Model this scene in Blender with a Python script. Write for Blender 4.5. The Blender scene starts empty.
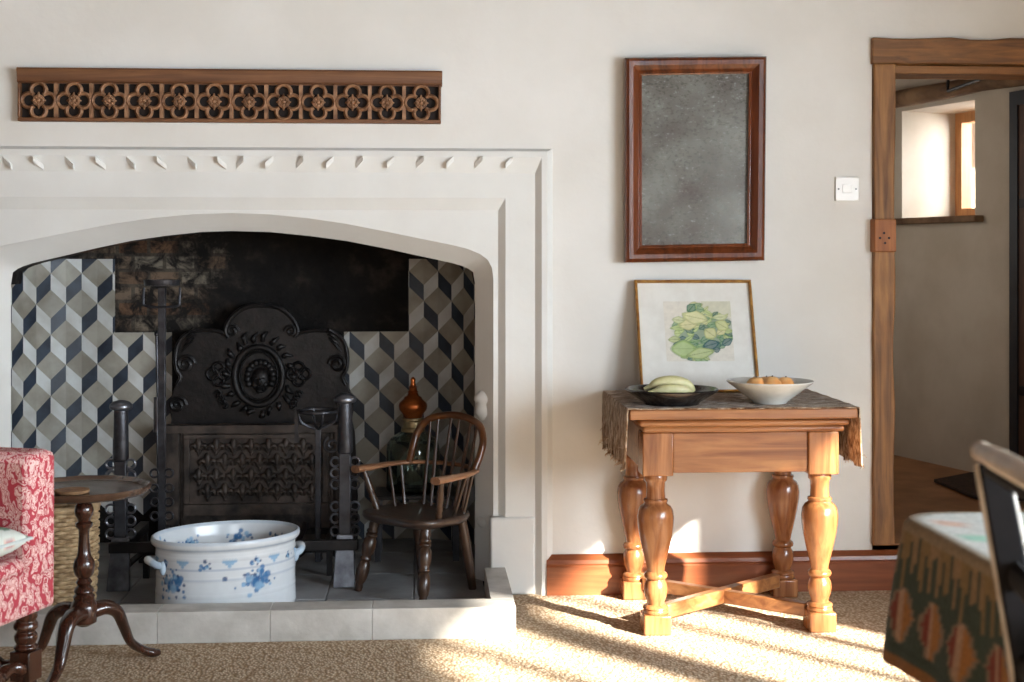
import bpy, bmesh, math, random
import numpy as np
from mathutils import Vector, Matrix
random.seed(7)
PI = math.pi
sc = bpy.context.scene
COL = sc.collection

# ------------------------------------------------------------------ camera
EYE = Vector((0, 0, 1.13)); FPX = 1400.0; HOR = 255.0; YAW = math.atan(92/1400)
cd = bpy.data.cameras.new('camera'); cam = bpy.data.objects.new('camera', cd); COL.objects.link(cam)
cam.location = EYE; cam.rotation_euler = (PI/2, 0, -YAW)
cd.sensor_width = 36; cd.lens = FPX*36/1024; cd.shift_y = (HOR-341)/1024
cd.clip_start = .05; cd.clip_end = 100
cd.dof.use_dof = True; cd.dof.focus_distance = 4.4; cd.dof.aperture_fstop = 5.6
sc.camera = cam

# ------------------------------------------------------------------ world, sun, daylight, hall fill, exposure
sc.view_settings.view_transform = 'Standard'; sc.view_settings.look = 'None'
sc.view_settings.gamma = 1; sc.view_settings.use_curve_mapping = False
sc.view_settings.exposure = 0.08
w = bpy.data.worlds.new('world'); sc.world = w; w.use_nodes = True
bg = w.node_tree.nodes['Background']; bg.inputs[0].default_value = (.74, .86, 1, 1); bg.inputs[1].default_value = 0.22
SUN_AZ = Vector((-.64, .77)).normalized(); SUN_EL = math.radians(24)
sun_dir = Vector((SUN_AZ.x*math.cos(SUN_EL), SUN_AZ.y*math.cos(SUN_EL), -math.sin(SUN_EL)))
sd = bpy.data.lights.new('sun', 'SUN'); sd.energy = 44.0; sd.color = (1, .93, .83); sd.angle = math.radians(1.6)
so = bpy.data.objects.new('sun', sd); COL.objects.link(so); so.rotation_euler = sun_dir.to_track_quat('-Z', 'Y').to_euler(); so.location = (8, -8, 6)
def daylight(name, loc, aim, sx, sy, energy, col):
    d = bpy.data.lights.new(name, 'AREA'); d.shape = 'RECTANGLE'; d.size = sx; d.size_y = sy; d.energy = energy; d.color = col
    o = bpy.data.objects.new(name, d); COL.objects.link(o); o.location = loc; o.rotation_euler = Vector(aim).to_track_quat('-Z', 'Y').to_euler()
daylight('right_window_daylight', (2.88, .7, 1.3), (-1, 0, -.05), 3.7, 1.15, 540, (.78, .89, 1))
daylight('rear_window_daylight', (.9, -2.8, 1.6), (-.2, 1, -.05), 1.3, 1.2, 45, (.86, .94, 1))
daylight('hall_window_daylight', (3.3, 6.5, 1.7), (-.8, .25, -.15), .7, .6, 56, (.95, .97, 1))
daylight('hall_fill', (1.3, 6.2, 1.5), (1, -.05, .12), .7, .7, 3.2, (1, .97, .93))  # added fill to brighten the hall, no window stands behind it

# ------------------------------------------------------------------ helpers: geometry
def ray(px, py):
    c, s = math.cos(YAW), math.sin(YAW); xc = (px-512)/FPX; yc = (HOR-py)/FPX
    return Vector((xc*c+s, -xc*s+c, yc))
def P(px, py, Y):
    d = ray(px, py); return EYE + d*(Y/d.y)
def PF(px, py, Z=0):
    d = ray(px, py); return EYE + d*((Z-EYE.z)/d.z)
def srgb(r, g, b):
    f = lambda c: (c/255/12.92) if c/255 <= .04045 else ((c/255+.055)/1.055)**2.4
    return (f(r), f(g), f(b), 1)
def catmull(pts, n=6, closed=False):
    pts = [Vector(p) for p in pts]; out = []; N = len(pts)
    rng = range(N if closed else N-1)
    for i in rng:
        if closed: p0, p1, p2, p3 = pts[i-1], pts[i], pts[(i+1) % N], pts[(i+2) % N]
        else: p0, p1, p2, p3 = pts[max(i-1, 0)], pts[i], pts[i+1], pts[min(i+2, N-1)]
        for k in range(n):
            t = k/n
            out.append(.5*((2*p1)+(p2-p0)*t+(2*p0-5*p1+4*p2-p3)*t*t+(3*p1-p0-3*p2+p3)*t**3))
    if not closed: out.append(pts[-1])
    return out

class MB:
    def __init__(s): s.v = []; s.f = []; s.m = []
    def add(s, vs, fs, mi=0):
        o = len(s.v); s.v += [Vector(p) for p in vs]
        for f in fs: s.f.append([o+i for i in f]); s.m.append(mi)
        return s
    def box(s, x0, x1, y0, y1, z0, z1, mi=0):
        return s.add([(x0,y0,z0),(x1,y0,z0),(x1,y1,z0),(x0,y1,z0),(x0,y0,z1),(x1,y0,z1),(x1,y1,z1),(x0,y1,z1)],
              [(0,3,2,1),(4,5,6,7),(0,1,5,4),(1,2,6,5),(2,3,7,6),(3,0,4,7)], mi)
    def bar(s, a, b, w, h, up=(0,0,1), mi=0):
        a = Vector(a); b = Vector(b); d = (b-a).normalized(); sd = d.cross(Vector(up)).normalized(); u = sd.cross(d)
        vs = []
        for p in (a, b):
            for i, j in ((-1,-1),(1,-1),(1,1),(-1,1)): vs.append(p+sd*(i*w/2)+u*(j*h/2))
        return s.add(vs, [(0,1,2,3),(7,6,5,4),(0,4,5,1),(1,5,6,2),(2,6,7,3),(3,7,4,0)], mi)
    def tube(s, pts, r, n=8, closed=False, asp=1.0, up=None, mi=0, cap=True):
        pts = [Vector(p) for p in pts]; N = len(pts)
        if not isinstance(r, (list, tuple)): r = [r]*N
        elif len(r) != N:
            rr = list(r); r = []
            for i in range(N):
                t = i/(N-1)*(len(rr)-1); k = min(int(t), len(rr)-2); r.append(rr[k]+(rr[k+1]-rr[k])*(t-k))
        vs = []; prev = None
        for i, p in enumerate(pts):
            if closed: t = (pts[(i+1) % N]-pts[i-1])
            else: t = pts[min(i+1, N-1)]-pts[max(i-1, 0)]
            t = t.normalized() if t.length > 1e-9 else Vector((0,0,1))
            if up is not None: ref = Vector(up)
            elif prev is None: ref = Vector((0,0,1)) if abs(t.z) < .9 else Vector((0,1,0))
            else: ref = prev
            a = (ref - t*ref.dot(t)); a = a.normalized() if a.length > 1e-6 else t.orthogonal().normalized()
            b = t.cross(a); prev = a
            for k in range(n):
                q = 2*PI*k/n; vs.append(p + a*(math.cos(q)*r[i]*asp) + b*(math.sin(q)*r[i]))
        fs = []
        for i in range(N if closed else N-1):
            j = (i+1) % N
            for k in range(n): fs.append((i*n+k, i*n+(k+1) % n, j*n+(k+1) % n, j*n+k))
        if not closed and cap: fs.append(tuple(range(n-1, -1, -1))); fs.append(tuple((N-1)*n+k for k in range(n)))
        return s.add(vs, fs, mi)
    def lathe(s, prof, a=(0,0,0), b=None, n=24, sx=1, sy=1, cap=True, mi=0):
        """prof = [(height, radius)]; along +z from a, or heights as fractions of a->b"""
        a = Vector(a)
        if b is None: d = Vector((0,0,1)); X = Vector((1,0,0)); Y = Vector((0,1,0)); L = 1
        else:
            d = Vector(b)-a; L = d.length; d.normalize(); X = d.orthogonal().normalized(); Y = d.cross(X)
        vs = []
        for h, r in prof:
            for k in range(n):
                q = 2*PI*k/n; vs.append(a+d*(h*L)+X*(math.cos(q)*r*sx)+Y*(math.sin(q)*r*sy))
        fs = []
        for i in range(len(prof)-1):
            for k in range(n): fs.append((i*n+k, i*n+(k+1) % n, (i+1)*n+(k+1) % n, (i+1)*n+k))
        if cap: fs.append(tuple(range(n-1, -1, -1))); fs.append(tuple((len(prof)-1)*n+k for k in range(n)))
        return s.add(vs, fs, mi)
    def ell(s, c, rx, ry, rz, n=12, m=8, rot=None, mi=0):
        vs = []; fs = []; c = Vector(c)
        for i in range(m+1):
            t = PI*i/m
            for k in range(n):
                q = 2*PI*k/n; p = Vector((rx*math.sin(t)*math.cos(q), ry*math.sin(t)*math.sin(q), rz*math.cos(t)))
                if rot is not None: p = rot @ p
                vs.append(c+p)
        for i in range(m):
            for k in range(n): fs.append((i*n+k, (i+1)*n+k, (i+1)*n+(k+1) % n, i*n+(k+1) % n))
        return s.add(vs, fs, mi)
    def prism(s, front, off, mi=0):
        """front: list of 3-D points (one face), extruded by vector off"""
        n = len(front); off = Vector(off); f = [Vector(p) for p in front]
        return s.add(f+[p+off for p in f], [tuple(range(n)), tuple(range(2*n-1, n-1, -1))]+[(i, i+n, (i+1) % n+n, (i+1) % n) for i in range(n)], mi)
    def grid(s, fn, nu, nv, cu=False, mi=0):
        vs = [fn(i/nu, j/nv) for j in range(nv+1) for i in range(nu if cu else nu+1)]
        W = nu if cu else nu+1; fs = []
        for j in range(nv):
            for i in range(nu): fs.append((j*W+i, j*W+(i+1) % W, (j+1)*W+(i+1) % W, (j+1)*W+i))
        return s.add(vs, fs, mi)
    def loft(s, A, B, mi=0):
        n = len(A); return s.add(list(A)+list(B), [(i, i+1, n+i+1, n+i) for i in range(n-1)], mi)

def link(o, parent=None):
    COL.objects.link(o)
    if parent is not None: o.parent = parent
    return o
def rootloc(o):
    while o.parent: o = o.parent
    return o.location
def make(name, mb, mats, parent=None, world=False, smooth=40, bevel=0, weld=False, colfn=None, solid=0, loc=None, subsurf=0):
    me = bpy.data.meshes.new(name)
    off = Vector((0,0,0))
    if world and parent is not None: off = Vector(rootloc(parent))
    if loc is not None: off = Vector(loc)
    me.from_pydata([tuple(p-off) for p in mb.v], [], mb.f)
    mats = mats if isinstance(mats, (list, tuple)) else [mats]
    for m in mats: me.materials.append(m)
    me.polygons.foreach_set('material_index', mb.m)
    bm = bmesh.new(); bm.from_mesh(me)
    if weld: bmesh.ops.remove_doubles(bm, verts=bm.verts, dist=1e-5)
    bmesh.ops.recalc_face_normals(bm, faces=bm.faces); bm.to_mesh(me); bm.free()
    if smooth:
        me.polygons.foreach_set('use_smooth', [True]*len(me.polygons)); me.set_sharp_from_angle(angle=math.radians(smooth))
    if colfn:
        at = me.color_attributes.new('col', 'FLOAT_COLOR', 'POINT')
        if getattr(colfn, 'vec', False):
            co = np.empty(len(me.vertices)*3); me.vertices.foreach_get('co', co); at.data.foreach_set('color', colfn(co.reshape(-1, 3)).ravel())
        else:
            arr = []
            for v in me.vertices: arr += list(colfn(v.co+off))[:3]+[1]
            at.data.foreach_set('color', arr)
    o = bpy.data.objects.new(name, me); link(o, parent)
    if loc is not None: o.location = loc
    if solid:
        md = o.modifiers.new('solid', 'SOLIDIFY'); md.thickness = solid; md.offset = -1
    if bevel:
        md = o.modifiers.new('bevel', 'BEVEL'); md.width = bevel; md.segments = 2; md.limit_method = 'ANGLE'; md.angle_limit = math.radians(40)
    if subsurf:
        md = o.modifiers.new('sub', 'SUBSURF'); md.levels = subsurf; md.render_levels = subsurf
    return o
def tag(o, label, cat, group=None):
    o['label'] = label; o['category'] = cat
    if group: o['group'] = group
    return o
def thing(name, label, cat, loc=(0,0,0), rz=0, group=None):
    o = bpy.data.objects.new(name, None); o.empty_display_size = .05; link(o); o.location = loc; o.rotation_euler = (0,0,rz)
    return tag(o, label, cat, group)
def struct(name, mb, mats, **k):
    o = make(name, mb, mats, **k)
    if o.parent is None: o['kind'] = 'structure'
    return o
def copy_tree(o, parent=None):
    c = o.copy(); COL.objects.link(c); c.parent = parent
    for ch in list(o.children): copy_tree(ch, c)
    return c

# ------------------------------------------------------------------ helpers: materials
def new_mat(name):
    m = bpy.data.materials.new(name); m.use_nodes = True
    nt = m.node_tree; return m, nt, nt.nodes['Principled BSDF']
def N(nt, typ, **k):
    n = nt.nodes.new(typ)
    for a, b in k.items():
        if a.startswith('i_'): n.inputs[a[2:].replace('_', ' ')].default_value = b
        else: setattr(n, a, b)
    return n
def ramp(nt, fac, stops, interp='LINEAR'):
    r = nt.nodes.new('ShaderNodeValToRGB'); r.color_ramp.interpolation = interp
    e = r.color_ramp.elements
    while len(e) < len(stops): e.new(.5)
    for x, (p, c) in zip(e, stops): x.position = p; x.color = c
    nt.links.new(fac, r.inputs[0]); return r
def mix(nt, fac, a, b, mode='MIX'):
    n = nt.nodes.new('ShaderNodeMix'); n.data_type = 'RGBA'; n.blend_type = mode
    for sock, val in ((n.inputs[0], fac), (n.inputs[6], a), (n.inputs[7], b)):
        if hasattr(val, 'links') or hasattr(val, 'is_linked'): nt.links.new(val, sock)
        else: sock.default_value = val
    return n.outputs[2]
def coords(nt, scale=(1,1,1), rot=(0,0,0)):
    tc = nt.nodes.new('ShaderNodeTexCoord'); mp = nt.nodes.new('ShaderNodeMapping')
    mp.inputs['Scale'].default_value = scale; mp.inputs['Rotation'].default_value = rot
    nt.links.new(tc.outputs['Object'], mp.inputs[0]); return mp.outputs[0]
def noise(nt, vec, scale, detail=4, rough=.55, dist=0):
    n = N(nt, 'ShaderNodeTexNoise'); n.inputs['Scale'].default_value = scale; n.inputs['Detail'].default_value = detail
    n.inputs['Roughness'].default_value = rough; n.inputs['Distortion'].default_value = dist
    nt.links.new(vec, n.inputs['Vector']); return n.outputs['Fac']
def bump(nt, bs, h, strength, dist=.01):
    b = N(nt, 'ShaderNodeBump'); b.inputs['Strength'].default_value = strength; b.inputs['Distance'].default_value = dist
    nt.links.new(h, b.inputs['Height']); nt.links.new(b.outputs[0], bs.inputs['Normal'])
def plain(name, c1, c2=None, scale=12, rough=.6, metal=0, bstr=.15, bscale=None, spec=.5, bdist=.004, lo=.35, hi=.65):
    m, nt, bs = new_mat(name); v = coords(nt)
    bs.inputs['Roughness'].default_value = rough; bs.inputs['Metallic'].default_value = metal; bs.inputs['Specular IOR Level'].default_value = spec
    if c2 is None: c2 = tuple(x*.85 for x in c1[:3])+(1,)
    n = noise(nt, v, scale, 5)
    r = ramp(nt, n, [(lo, c2), (hi, c1)]); nt.links.new(r.outputs[0], bs.inputs['Base Color'])
    if bstr: bump(nt, bs, noise(nt, v, bscale or scale*4, 4), bstr, bdist)
    return m
def wood(name, dark, light, axis='x', rough=.45, scale=1.0, spec=.5, bstr=.15, coat=0):
    m, nt, bs = new_mat(name)
    s = [34*scale]*3; s['xyz'.index(axis)] = 2.2*scale
    v = coords(nt, tuple(s)); n1 = noise(nt, v, 1.0, 6, .6, 1.2)
    v2 = coords(nt, (1,1,1)); n2 = noise(nt, v2, 7*scale, 3)
    r = ramp(nt, n1, [(.28, dark), (.72, light)])
    c = mix(nt, n2, tuple(x*.75 for x in dark[:3])+(1,), r.outputs[0]); c = mix(nt, .55, r.outputs[0], c)
    nt.links.new(c, bs.inputs['Base Color']); bs.inputs['Roughness'].default_value = rough; bs.inputs['Specular IOR Level'].default_value = spec
    bs.inputs['Coat Weight'].default_value = coat; bs.inputs['Coat Roughness'].default_value = .15
    bump(nt, bs, n1, bstr, .004); return m
def attr_mat(name, rough=.7, spec=.4, nscale=60, namt=.12, bstr=.2, bscale=200, coat=0):
    m, nt, bs = new_mat(name); a = N(nt, 'ShaderNodeVertexColor', layer_name='col'); v = coords(nt)
    n = noise(nt, v, nscale, 3); r = ramp(nt, n, [(.3, (1-namt*2,)*3+(1,)), (.7, (1,1,1,1))])
    nt.links.new(mix(nt, 1.0, a.outputs[0], r.outputs[0], 'MULTIPLY'), bs.inputs['Base Color'])
    bs.inputs['Roughness'].default_value = rough; bs.inputs['Specular IOR Level'].default_value = spec; bs.inputs['Coat Weight'].default_value = coat
    if bstr: bump(nt, bs, noise(nt, v, bscale, 2), bstr, .002)
    return m

M = {}
M['wall'] = plain('wall_paint', srgb(223,221,216), srgb(214,211,204), 2.5, .85, bstr=.25, bscale=9, bdist=.012, spec=.2)
M['white'] = plain('white_stone_paint', srgb(221,221,217), srgb(213,212,207), 3, .7, bstr=.2, bscale=14, bdist=.006, spec=.3)
M['ceiling'] = wood('dark_unseen_ceiling', srgb(62,44,30), srgb(104,76,52), 'x', .7)  # unseen ceiling, given dark boards to cut the bounced light
M['dark_left'] = wood('dark_unseen_wall', srgb(52,36,26), srgb(92,66,46), 'z', .5)  # for the unseen left wall, darkened to lower the bounce fill
M['stone'] = plain('kerb_stone', srgb(206,203,196), srgb(178,174,166), 9, .75, bstr=.35, bscale=40, spec=.3)
M['slab'] = plain('hearth_slab', srgb(158,159,160), srgb(116,115,114), 5, .5, bstr=.3, bscale=30, spec=.4)
M['tile_dark'] = plain('tile_dark', srgb(50,60,74), srgb(32,40,52), 14, .45, bstr=.15, spec=.4)
M['tile_white'] = plain('tile_white', srgb(214,216,214), srgb(188,186,180), 9, .5, bstr=.15, spec=.4)
M['tile_grey'] = plain('tile_grey', srgb(168,163,150), srgb(134,127,114), 8, .5, bstr=.15, spec=.4)
M['iron'] = plain('cast_iron', srgb(40,36,35), srgb(20,18,18), 16, .45, .45, bstr=.4, bscale=60, spec=.5)
M['iron_worn'] = plain('worn_cast_iron', srgb(92,80,72), srgb(38,34,32), 14, .5, .3, bstr=.4, bscale=50, spec=.5)
M['iron_grey'] = plain('wrought_iron', srgb(74,74,78), srgb(44,43,46), 18, .38, .6, bstr=.25, bscale=70)
M['steel'] = plain('bright_iron', srgb(132,134,140), srgb(92,92,98), 20, .3, .8, bstr=.15, bscale=70)
M['oak_panel'] = wood('carved_oak', srgb(80,48,28), srgb(142,96,60), 'x', .5)
M['oak_carve'] = plain('carved_tracery', srgb(160,120,88), srgb(106,72,48), 30, .55)
M['oak_dark'] = plain('oak_recess', srgb(30,17,12), srgb(16,9,7), 20, .8, bstr=0)
M['rosewood'] = wood('mirror_veneer', srgb(58,25,11), srgb(138,72,36), 'z', .2, .7, coat=.5)
M['gold'] = plain('gilt', srgb(190,140,66), srgb(140,92,36), 30, .35, .6, bstr=.1)
M['mat'] = plain('mount_board', srgb(224,222,214), srgb(216,213,204), 20, .5, bstr=0, spec=.4)
M['table_wood'] = wood('honey_oak', srgb(112,60,30), srgb(194,136,84), 'x', .28, .8, coat=.35)
M['table_leg'] = wood('honey_oak_turned', srgb(108,56,28), srgb(192,132,82), 'z', .25, .8, coat=.4)
M['skirt'] = wood('skirting_wood', srgb(112,56,30), srgb(168,98,58), 'x', .35, .6, coat=.2)
M['door_oak'] = wood('door_oak', srgb(84,50,22), srgb(186,132,74), 'z', .6, .9, bstr=.5)
M['door_oak_x'] = wood('door_oak_lintel', srgb(78,46,20), srgb(176,122,66), 'x', .6, .9, bstr=.5)
M['peg_wood'] = wood('mortise_block_oak', srgb(132,76,34), srgb(186,118,60), 'z', .6, 1.2)
M['plastic'] = plain('switch_plastic', srgb(236,234,228), srgb(230,228,222), 10, .3, bstr=0)
M['screw'] = plain('screw_metal', srgb(120,118,112), None, 30, .3, .8, bstr=0)
M['mahog'] = wood('dark_mahogany', srgb(34,17,11), srgb(86,48,32), 'z', .25, 1, coat=.5)
M['mahog_x'] = wood('mahogany_top', srgb(58,40,30), srgb(98,72,54), 'x', .22, 1, coat=.4)
M['cork'] = plain('cork', srgb(150,112,76), srgb(110,78,50), 60, .8, bstr=.3)
M['chair_wood'] = wood('old_elm', srgb(34,24,19), srgb(84,64,52), 'x', .35, 1.2, coat=.25)
M['chair_leg'] = wood('old_ash', srgb(20,13,11), srgb(92,62,40), 'z', .35, .9, coat=.25)
M['chair_arm'] = wood('worn_arm', srgb(110,72,46), srgb(178,132,98), 'y', .3, 1, coat=.3)
M['chair_bow'] = wood('bent_bow', srgb(48,26,13), srgb(124,74,34), 'x', .28, .6, coat=.4)
M['copper'] = plain('copper', srgb(190,104,48), srgb(130,62,24), 20, .28, .75, bstr=.05)
M['brass'] = plain('dull_brass', srgb(150,132,96), srgb(104,90,64), 20, .4, .6, bstr=.1)
M['cane'] = plain('wicker', srgb(184,158,120), srgb(124,98,66), 30, .7, bstr=.4, bscale=90)
M['black_glaze'] = plain('black_glaze', srgb(30,29,30), srgb(14,13,14), 25, .16, bstr=.1, coat=0) if False else plain('black_glaze', srgb(34,33,34), srgb(13,12,13), 25, .16, bstr=.1)
M['pale_glaze'] = plain('pale_glaze', srgb(206,206,200), srgb(184,184,178), 12, .25, bstr=.08)
M['black_paint'] = plain('black_chair_paint', srgb(22,18,18), srgb(13,11,11), 20, .8, bstr=.05, spec=.2)
M['pale_edge'] = plain('pale_wear_and_sheen', srgb(176,162,144), srgb(132,118,102), 20, .35, bstr=.05)  # worn chair edges, also the light reflected on its top rail
M['beam'] = plain('old_beam', srgb(132,104,76), srgb(84,60,42), 8, .85, bstr=.6, bscale=20)
M['lath'] = wood('ceiling_boards', srgb(128,92,58), srgb(178,140,98), 'x', .7)
M['hall_wall'] = plain('hall_plaster', srgb(196,186,170), srgb(180,168,150), 3, .9, bstr=.3, bscale=12)
M['hall_floor'] = plain('hall_floor', srgb(176,126,84), srgb(142,98,62), 5, .6, bstr=.2)
M['doormat'] = plain('doormat', srgb(70,48,32), srgb(36,24,16), 60, .95, bstr=.6, bscale=160)
M['navy'] = plain('dark_door_paint', srgb(34,36,42), srgb(24,25,30), 10, .5, bstr=.1)
M['pipe'] = plain('black_pipe', srgb(30,27,25), None, 20, .4, bstr=0)
M['frame_oak'] = wood('window_oak', srgb(150,96,50), srgb(206,150,92), 'z', .6)
M['peel'] = plain('green_peel', srgb(218,208,166), srgb(172,172,98), 9, .45, bstr=.05)
M['fruit'] = plain('fruit_skin', srgb(226,150,78), srgb(214,176,120), 14, .5, bstr=.05)

def carpet():
    m, nt, bs = new_mat('jute_carpet'); v = coords(nt, (1,1,1))
    vo = N(nt, 'ShaderNodeTexVoronoi'); vo.inputs['Scale'].default_value = 95; nt.links.new(coords(nt, (1.25,.8,1)), vo.inputs['Vector'])
    r = ramp(nt, vo.outputs['Distance'], [(.05, srgb(228,211,186)), (.75, srgb(168,143,114))])
    n = noise(nt, v, 40, 3); r2 = ramp(nt, n, [(.3, (.76,.74,.71,1)), (.7, (1,1,1,1))])
    nt.links.new(mix(nt, 1.0, r.outputs[0], r2.outputs[0], 'MULTIPLY'), bs.inputs['Base Color'])
    bs.inputs['Roughness'].default_value = .95; bs.inputs['Specular IOR Level'].default_value = .1
    inv = N(nt, 'ShaderNodeMath', operation='SUBTRACT'); inv.inputs[0].default_value = 1; nt.links.new(vo.outputs['Distance'], inv.inputs[1])
    bump(nt, bs, inv.outputs[0], .5, .006); return m
M['carpet'] = carpet()
def soot():
    m, nt, bs = new_mat('sooty_brick'); tc = N(nt, 'ShaderNodeTexCoord'); v = tc.outputs['Object']
    base = ramp(nt, noise(nt, v, 5, 6, .65), [(.35, srgb(9,8,8)), (.55, srgb(24,21,19)), (.72, srgb(58,50,44))])
    br = N(nt, 'ShaderNodeTexBrick'); br.inputs['Scale'].default_value = 4.2
    br.inputs['Color1'].default_value = srgb(104,74,52); br.inputs['Color2'].default_value = srgb(124,116,102); br.inputs['Mortar'].default_value = srgb(84,76,66)
    br.inputs['Mortar Size'].default_value = .03
    rot = N(nt, 'ShaderNodeMapping'); rot.inputs['Rotation'].default_value = (PI/2, 0, 0); nt.links.new(v, rot.inputs[0]); nt.links.new(rot.outputs[0], br.inputs['Vector'])
    sep = N(nt, 'ShaderNodeSeparateXYZ'); nt.links.new(v, sep.inputs[0])
    # the flue has shed its soot in one patch, high on the left
    dx = N(nt, 'ShaderNodeMath', operation='ADD'); nt.links.new(sep.outputs[0], dx.inputs[0]); dx.inputs[1].default_value = .42
    dz = N(nt, 'ShaderNodeMath', operation='SUBTRACT'); nt.links.new(sep.outputs[2], dz.inputs[0]); dz.inputs[1].default_value = 1.04
    d2 = N(nt, 'ShaderNodeCombineXYZ'); nt.links.new(dx.outputs[0], d2.inputs[0]); nt.links.new(dz.outputs[0], d2.inputs[2])
    ln = N(nt, 'ShaderNodeVectorMath', operation='LENGTH'); nt.links.new(d2.outputs[0], ln.inputs[0])
    nn = N(nt, 'ShaderNodeMath', operation='MULTIPLY_ADD'); nt.links.new(noise(nt, v, 11, 6, .7), nn.inputs[0]); nn.inputs[1].default_value = .75; nt.links.new(ln.outputs['Value'], nn.inputs[2])
    mk = ramp(nt, nn.outputs[0], [(.50, (1,1,1,1)), (.66, (0,0,0,1))])
    blot = ramp(nt, noise(nt, v, 15, 6, .7, .8), [(.42, (0,0,0,1)), (.58, (1,1,1,1))])
    patch = mix(nt, blot.outputs[0], srgb(30,26,24), br.outputs[0])
    nt.links.new(mix(nt, mk.outputs[0], base.outputs[0], patch), bs.inputs['Base Color'])
    bs.inputs['Roughness'].default_value = .85; bs.inputs['Specular IOR Level'].default_value = .25
    bump(nt, bs, noise(nt, v, 18, 6), .7, .02); return m
M['soot'] = soot()
def floral():
    m, nt, bs = new_mat('red_floral_linen'); v = coords(nt, (1,1,.72))
    nz = N(nt, 'ShaderNodeTexNoise'); nz.inputs['Scale'].default_value = 26; nz.inputs['Detail'].default_value = 2; nt.links.new(v, nz.inputs['Vector'])
    wv = N(nt, 'ShaderNodeVectorMath', operation='MULTIPLY_ADD'); nt.links.new(nz.outputs['Color'], wv.inputs[0]); wv.inputs[1].default_value = (.06,)*3; nt.links.new(v, wv.inputs[2])
    vo = N(nt, 'ShaderNodeTexVoronoi', feature='SMOOTH_F1'); vo.inputs['Scale'].default_value = 74; vo.inputs['Smoothness'].default_value = .15; nt.links.new(wv.outputs[0], vo.inputs['Vector'])
    red, pale = srgb(172,64,74), srgb(222,186,178)
    a = ramp(nt, vo.outputs['Distance'], [(.0, red), (.10, red), (.14, pale), (.33, pale), (.37, red), (.43, red), (.47, pale), (.56, pale), (.60, red)])
    nt.links.new(a.outputs[0], bs.inputs['Base Color']); bs.inputs['Roughness'].default_value = .85; bs.inputs['Specular IOR Level'].default_value = .2
    bump(nt, bs, noise(nt, coords(nt), 300, 2), .2, .002); return m
M['floral'] = floral()
def glassy(name, col, rough=.05, thin=False):
    m, nt, bs = new_mat(name); bs.inputs['Base Color'].default_value = col; bs.inputs['Roughness'].default_value = rough
    bs.inputs['Transmission Weight'].default_value = 1; bs.inputs['IOR'].default_value = 1.45; return m
M['glass'] = glassy('green_glass', (.62,.72,.66,1), .04)
def pane():
    m, nt, bs = new_mat('window_pane'); out = nt.nodes['Material Output']
    t = N(nt, 'ShaderNodeBsdfTransparent'); g = N(nt, 'ShaderNodeBsdfGlossy'); g.inputs['Roughness'].default_value = .02
    mx = N(nt, 'ShaderNodeMixShader'); mx.inputs[0].default_value = .06
    nt.links.new(t.outputs[0], mx.inputs[1]); nt.links.new(g.outputs[0], mx.inputs[2]); nt.links.new(mx.outputs[0], out.inputs[0]); return m
M['pane'] = pane()
def mirror_mat():
    m, nt, bs = new_mat('foxed_mirror_reflection'); v = coords(nt)
    n1 = noise(nt, coords(nt, (1,1,1)), 6, 4, .6); n2 = noise(nt, coords(nt, (1,1,1.6)), 70, 3, .7); n3 = noise(nt, coords(nt, (60,60,4)), 1, 3)
    c = ramp(nt, n1, [(.35, srgb(62,50,40)), (.5, srgb(82,77,68)), (.66, srgb(104,102,93))])  # dim room reflection put into the glass colour, under the foxing
    sp = ramp(nt, n2, [(.60, (0,0,0,1)), (.72, (1,1,1,1))])
    cc = mix(nt, sp.outputs[0], c.outputs[0], srgb(150,152,148))
    nt.links.new(cc, bs.inputs['Base Color']); bs.inputs['Metallic'].default_value = .35
    rr = ramp(nt, n2, [(.4, (.25,)*3+(1,)), (.7, (.6,)*3+(1,))]); nt.links.new(rr.outputs[0], bs.inputs['Roughness'])
    bump(nt, bs, n2, .12, .002); return m
M['mirror'] = mirror_mat()
def runner():
    m, nt, bs = new_mat('woven_runner'); out = nt.nodes['Material Output']
    n = noise(nt, coords(nt, (26,90,30)), 1, 4, .65, .6)
    r = ramp(nt, n, [(.38, srgb(66,46,34)), (.48, srgb(158,126,96)), (.60, srgb(220,200,174))])
    nt.links.new(r.outputs[0], bs.inputs['Base Color']); bs.inputs['Roughness'].default_value = .9; bs.inputs['Specular IOR Level'].default_value = .2; bs.inputs['Sheen Weight'].default_value = .3; bs.inputs['Sheen Roughness'].default_value = .4
    t = N(nt, 'ShaderNodeBsdfTranslucent'); nt.links.new(mix(nt, .5, r.outputs[0], srgb(190,130,60)), t.inputs[0])
    mx = N(nt, 'ShaderNodeMixShader'); mx.inputs[0].default_value = .35
    nt.links.new(bs.outputs[0], mx.inputs[1]); nt.links.new(t.outputs[0], mx.inputs[2]); nt.links.new(mx.outputs[0], out.inputs[0])
    bump(nt, bs, n, .9, .012); return m
M['runner'] = runner()
M['painted_china'] = attr_mat('painted_china', .18, .5, 30, .03, 0)
M['kilim'] = attr_mat('kilim_weave', .85, .3, 140, .15, .5, 260)
M['watercolour'] = attr_mat('watercolour', .6, .3, 60, .06, 0)
M['cushion'] = attr_mat('cushion_print', .85, .2, 60, .05, .2)

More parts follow.
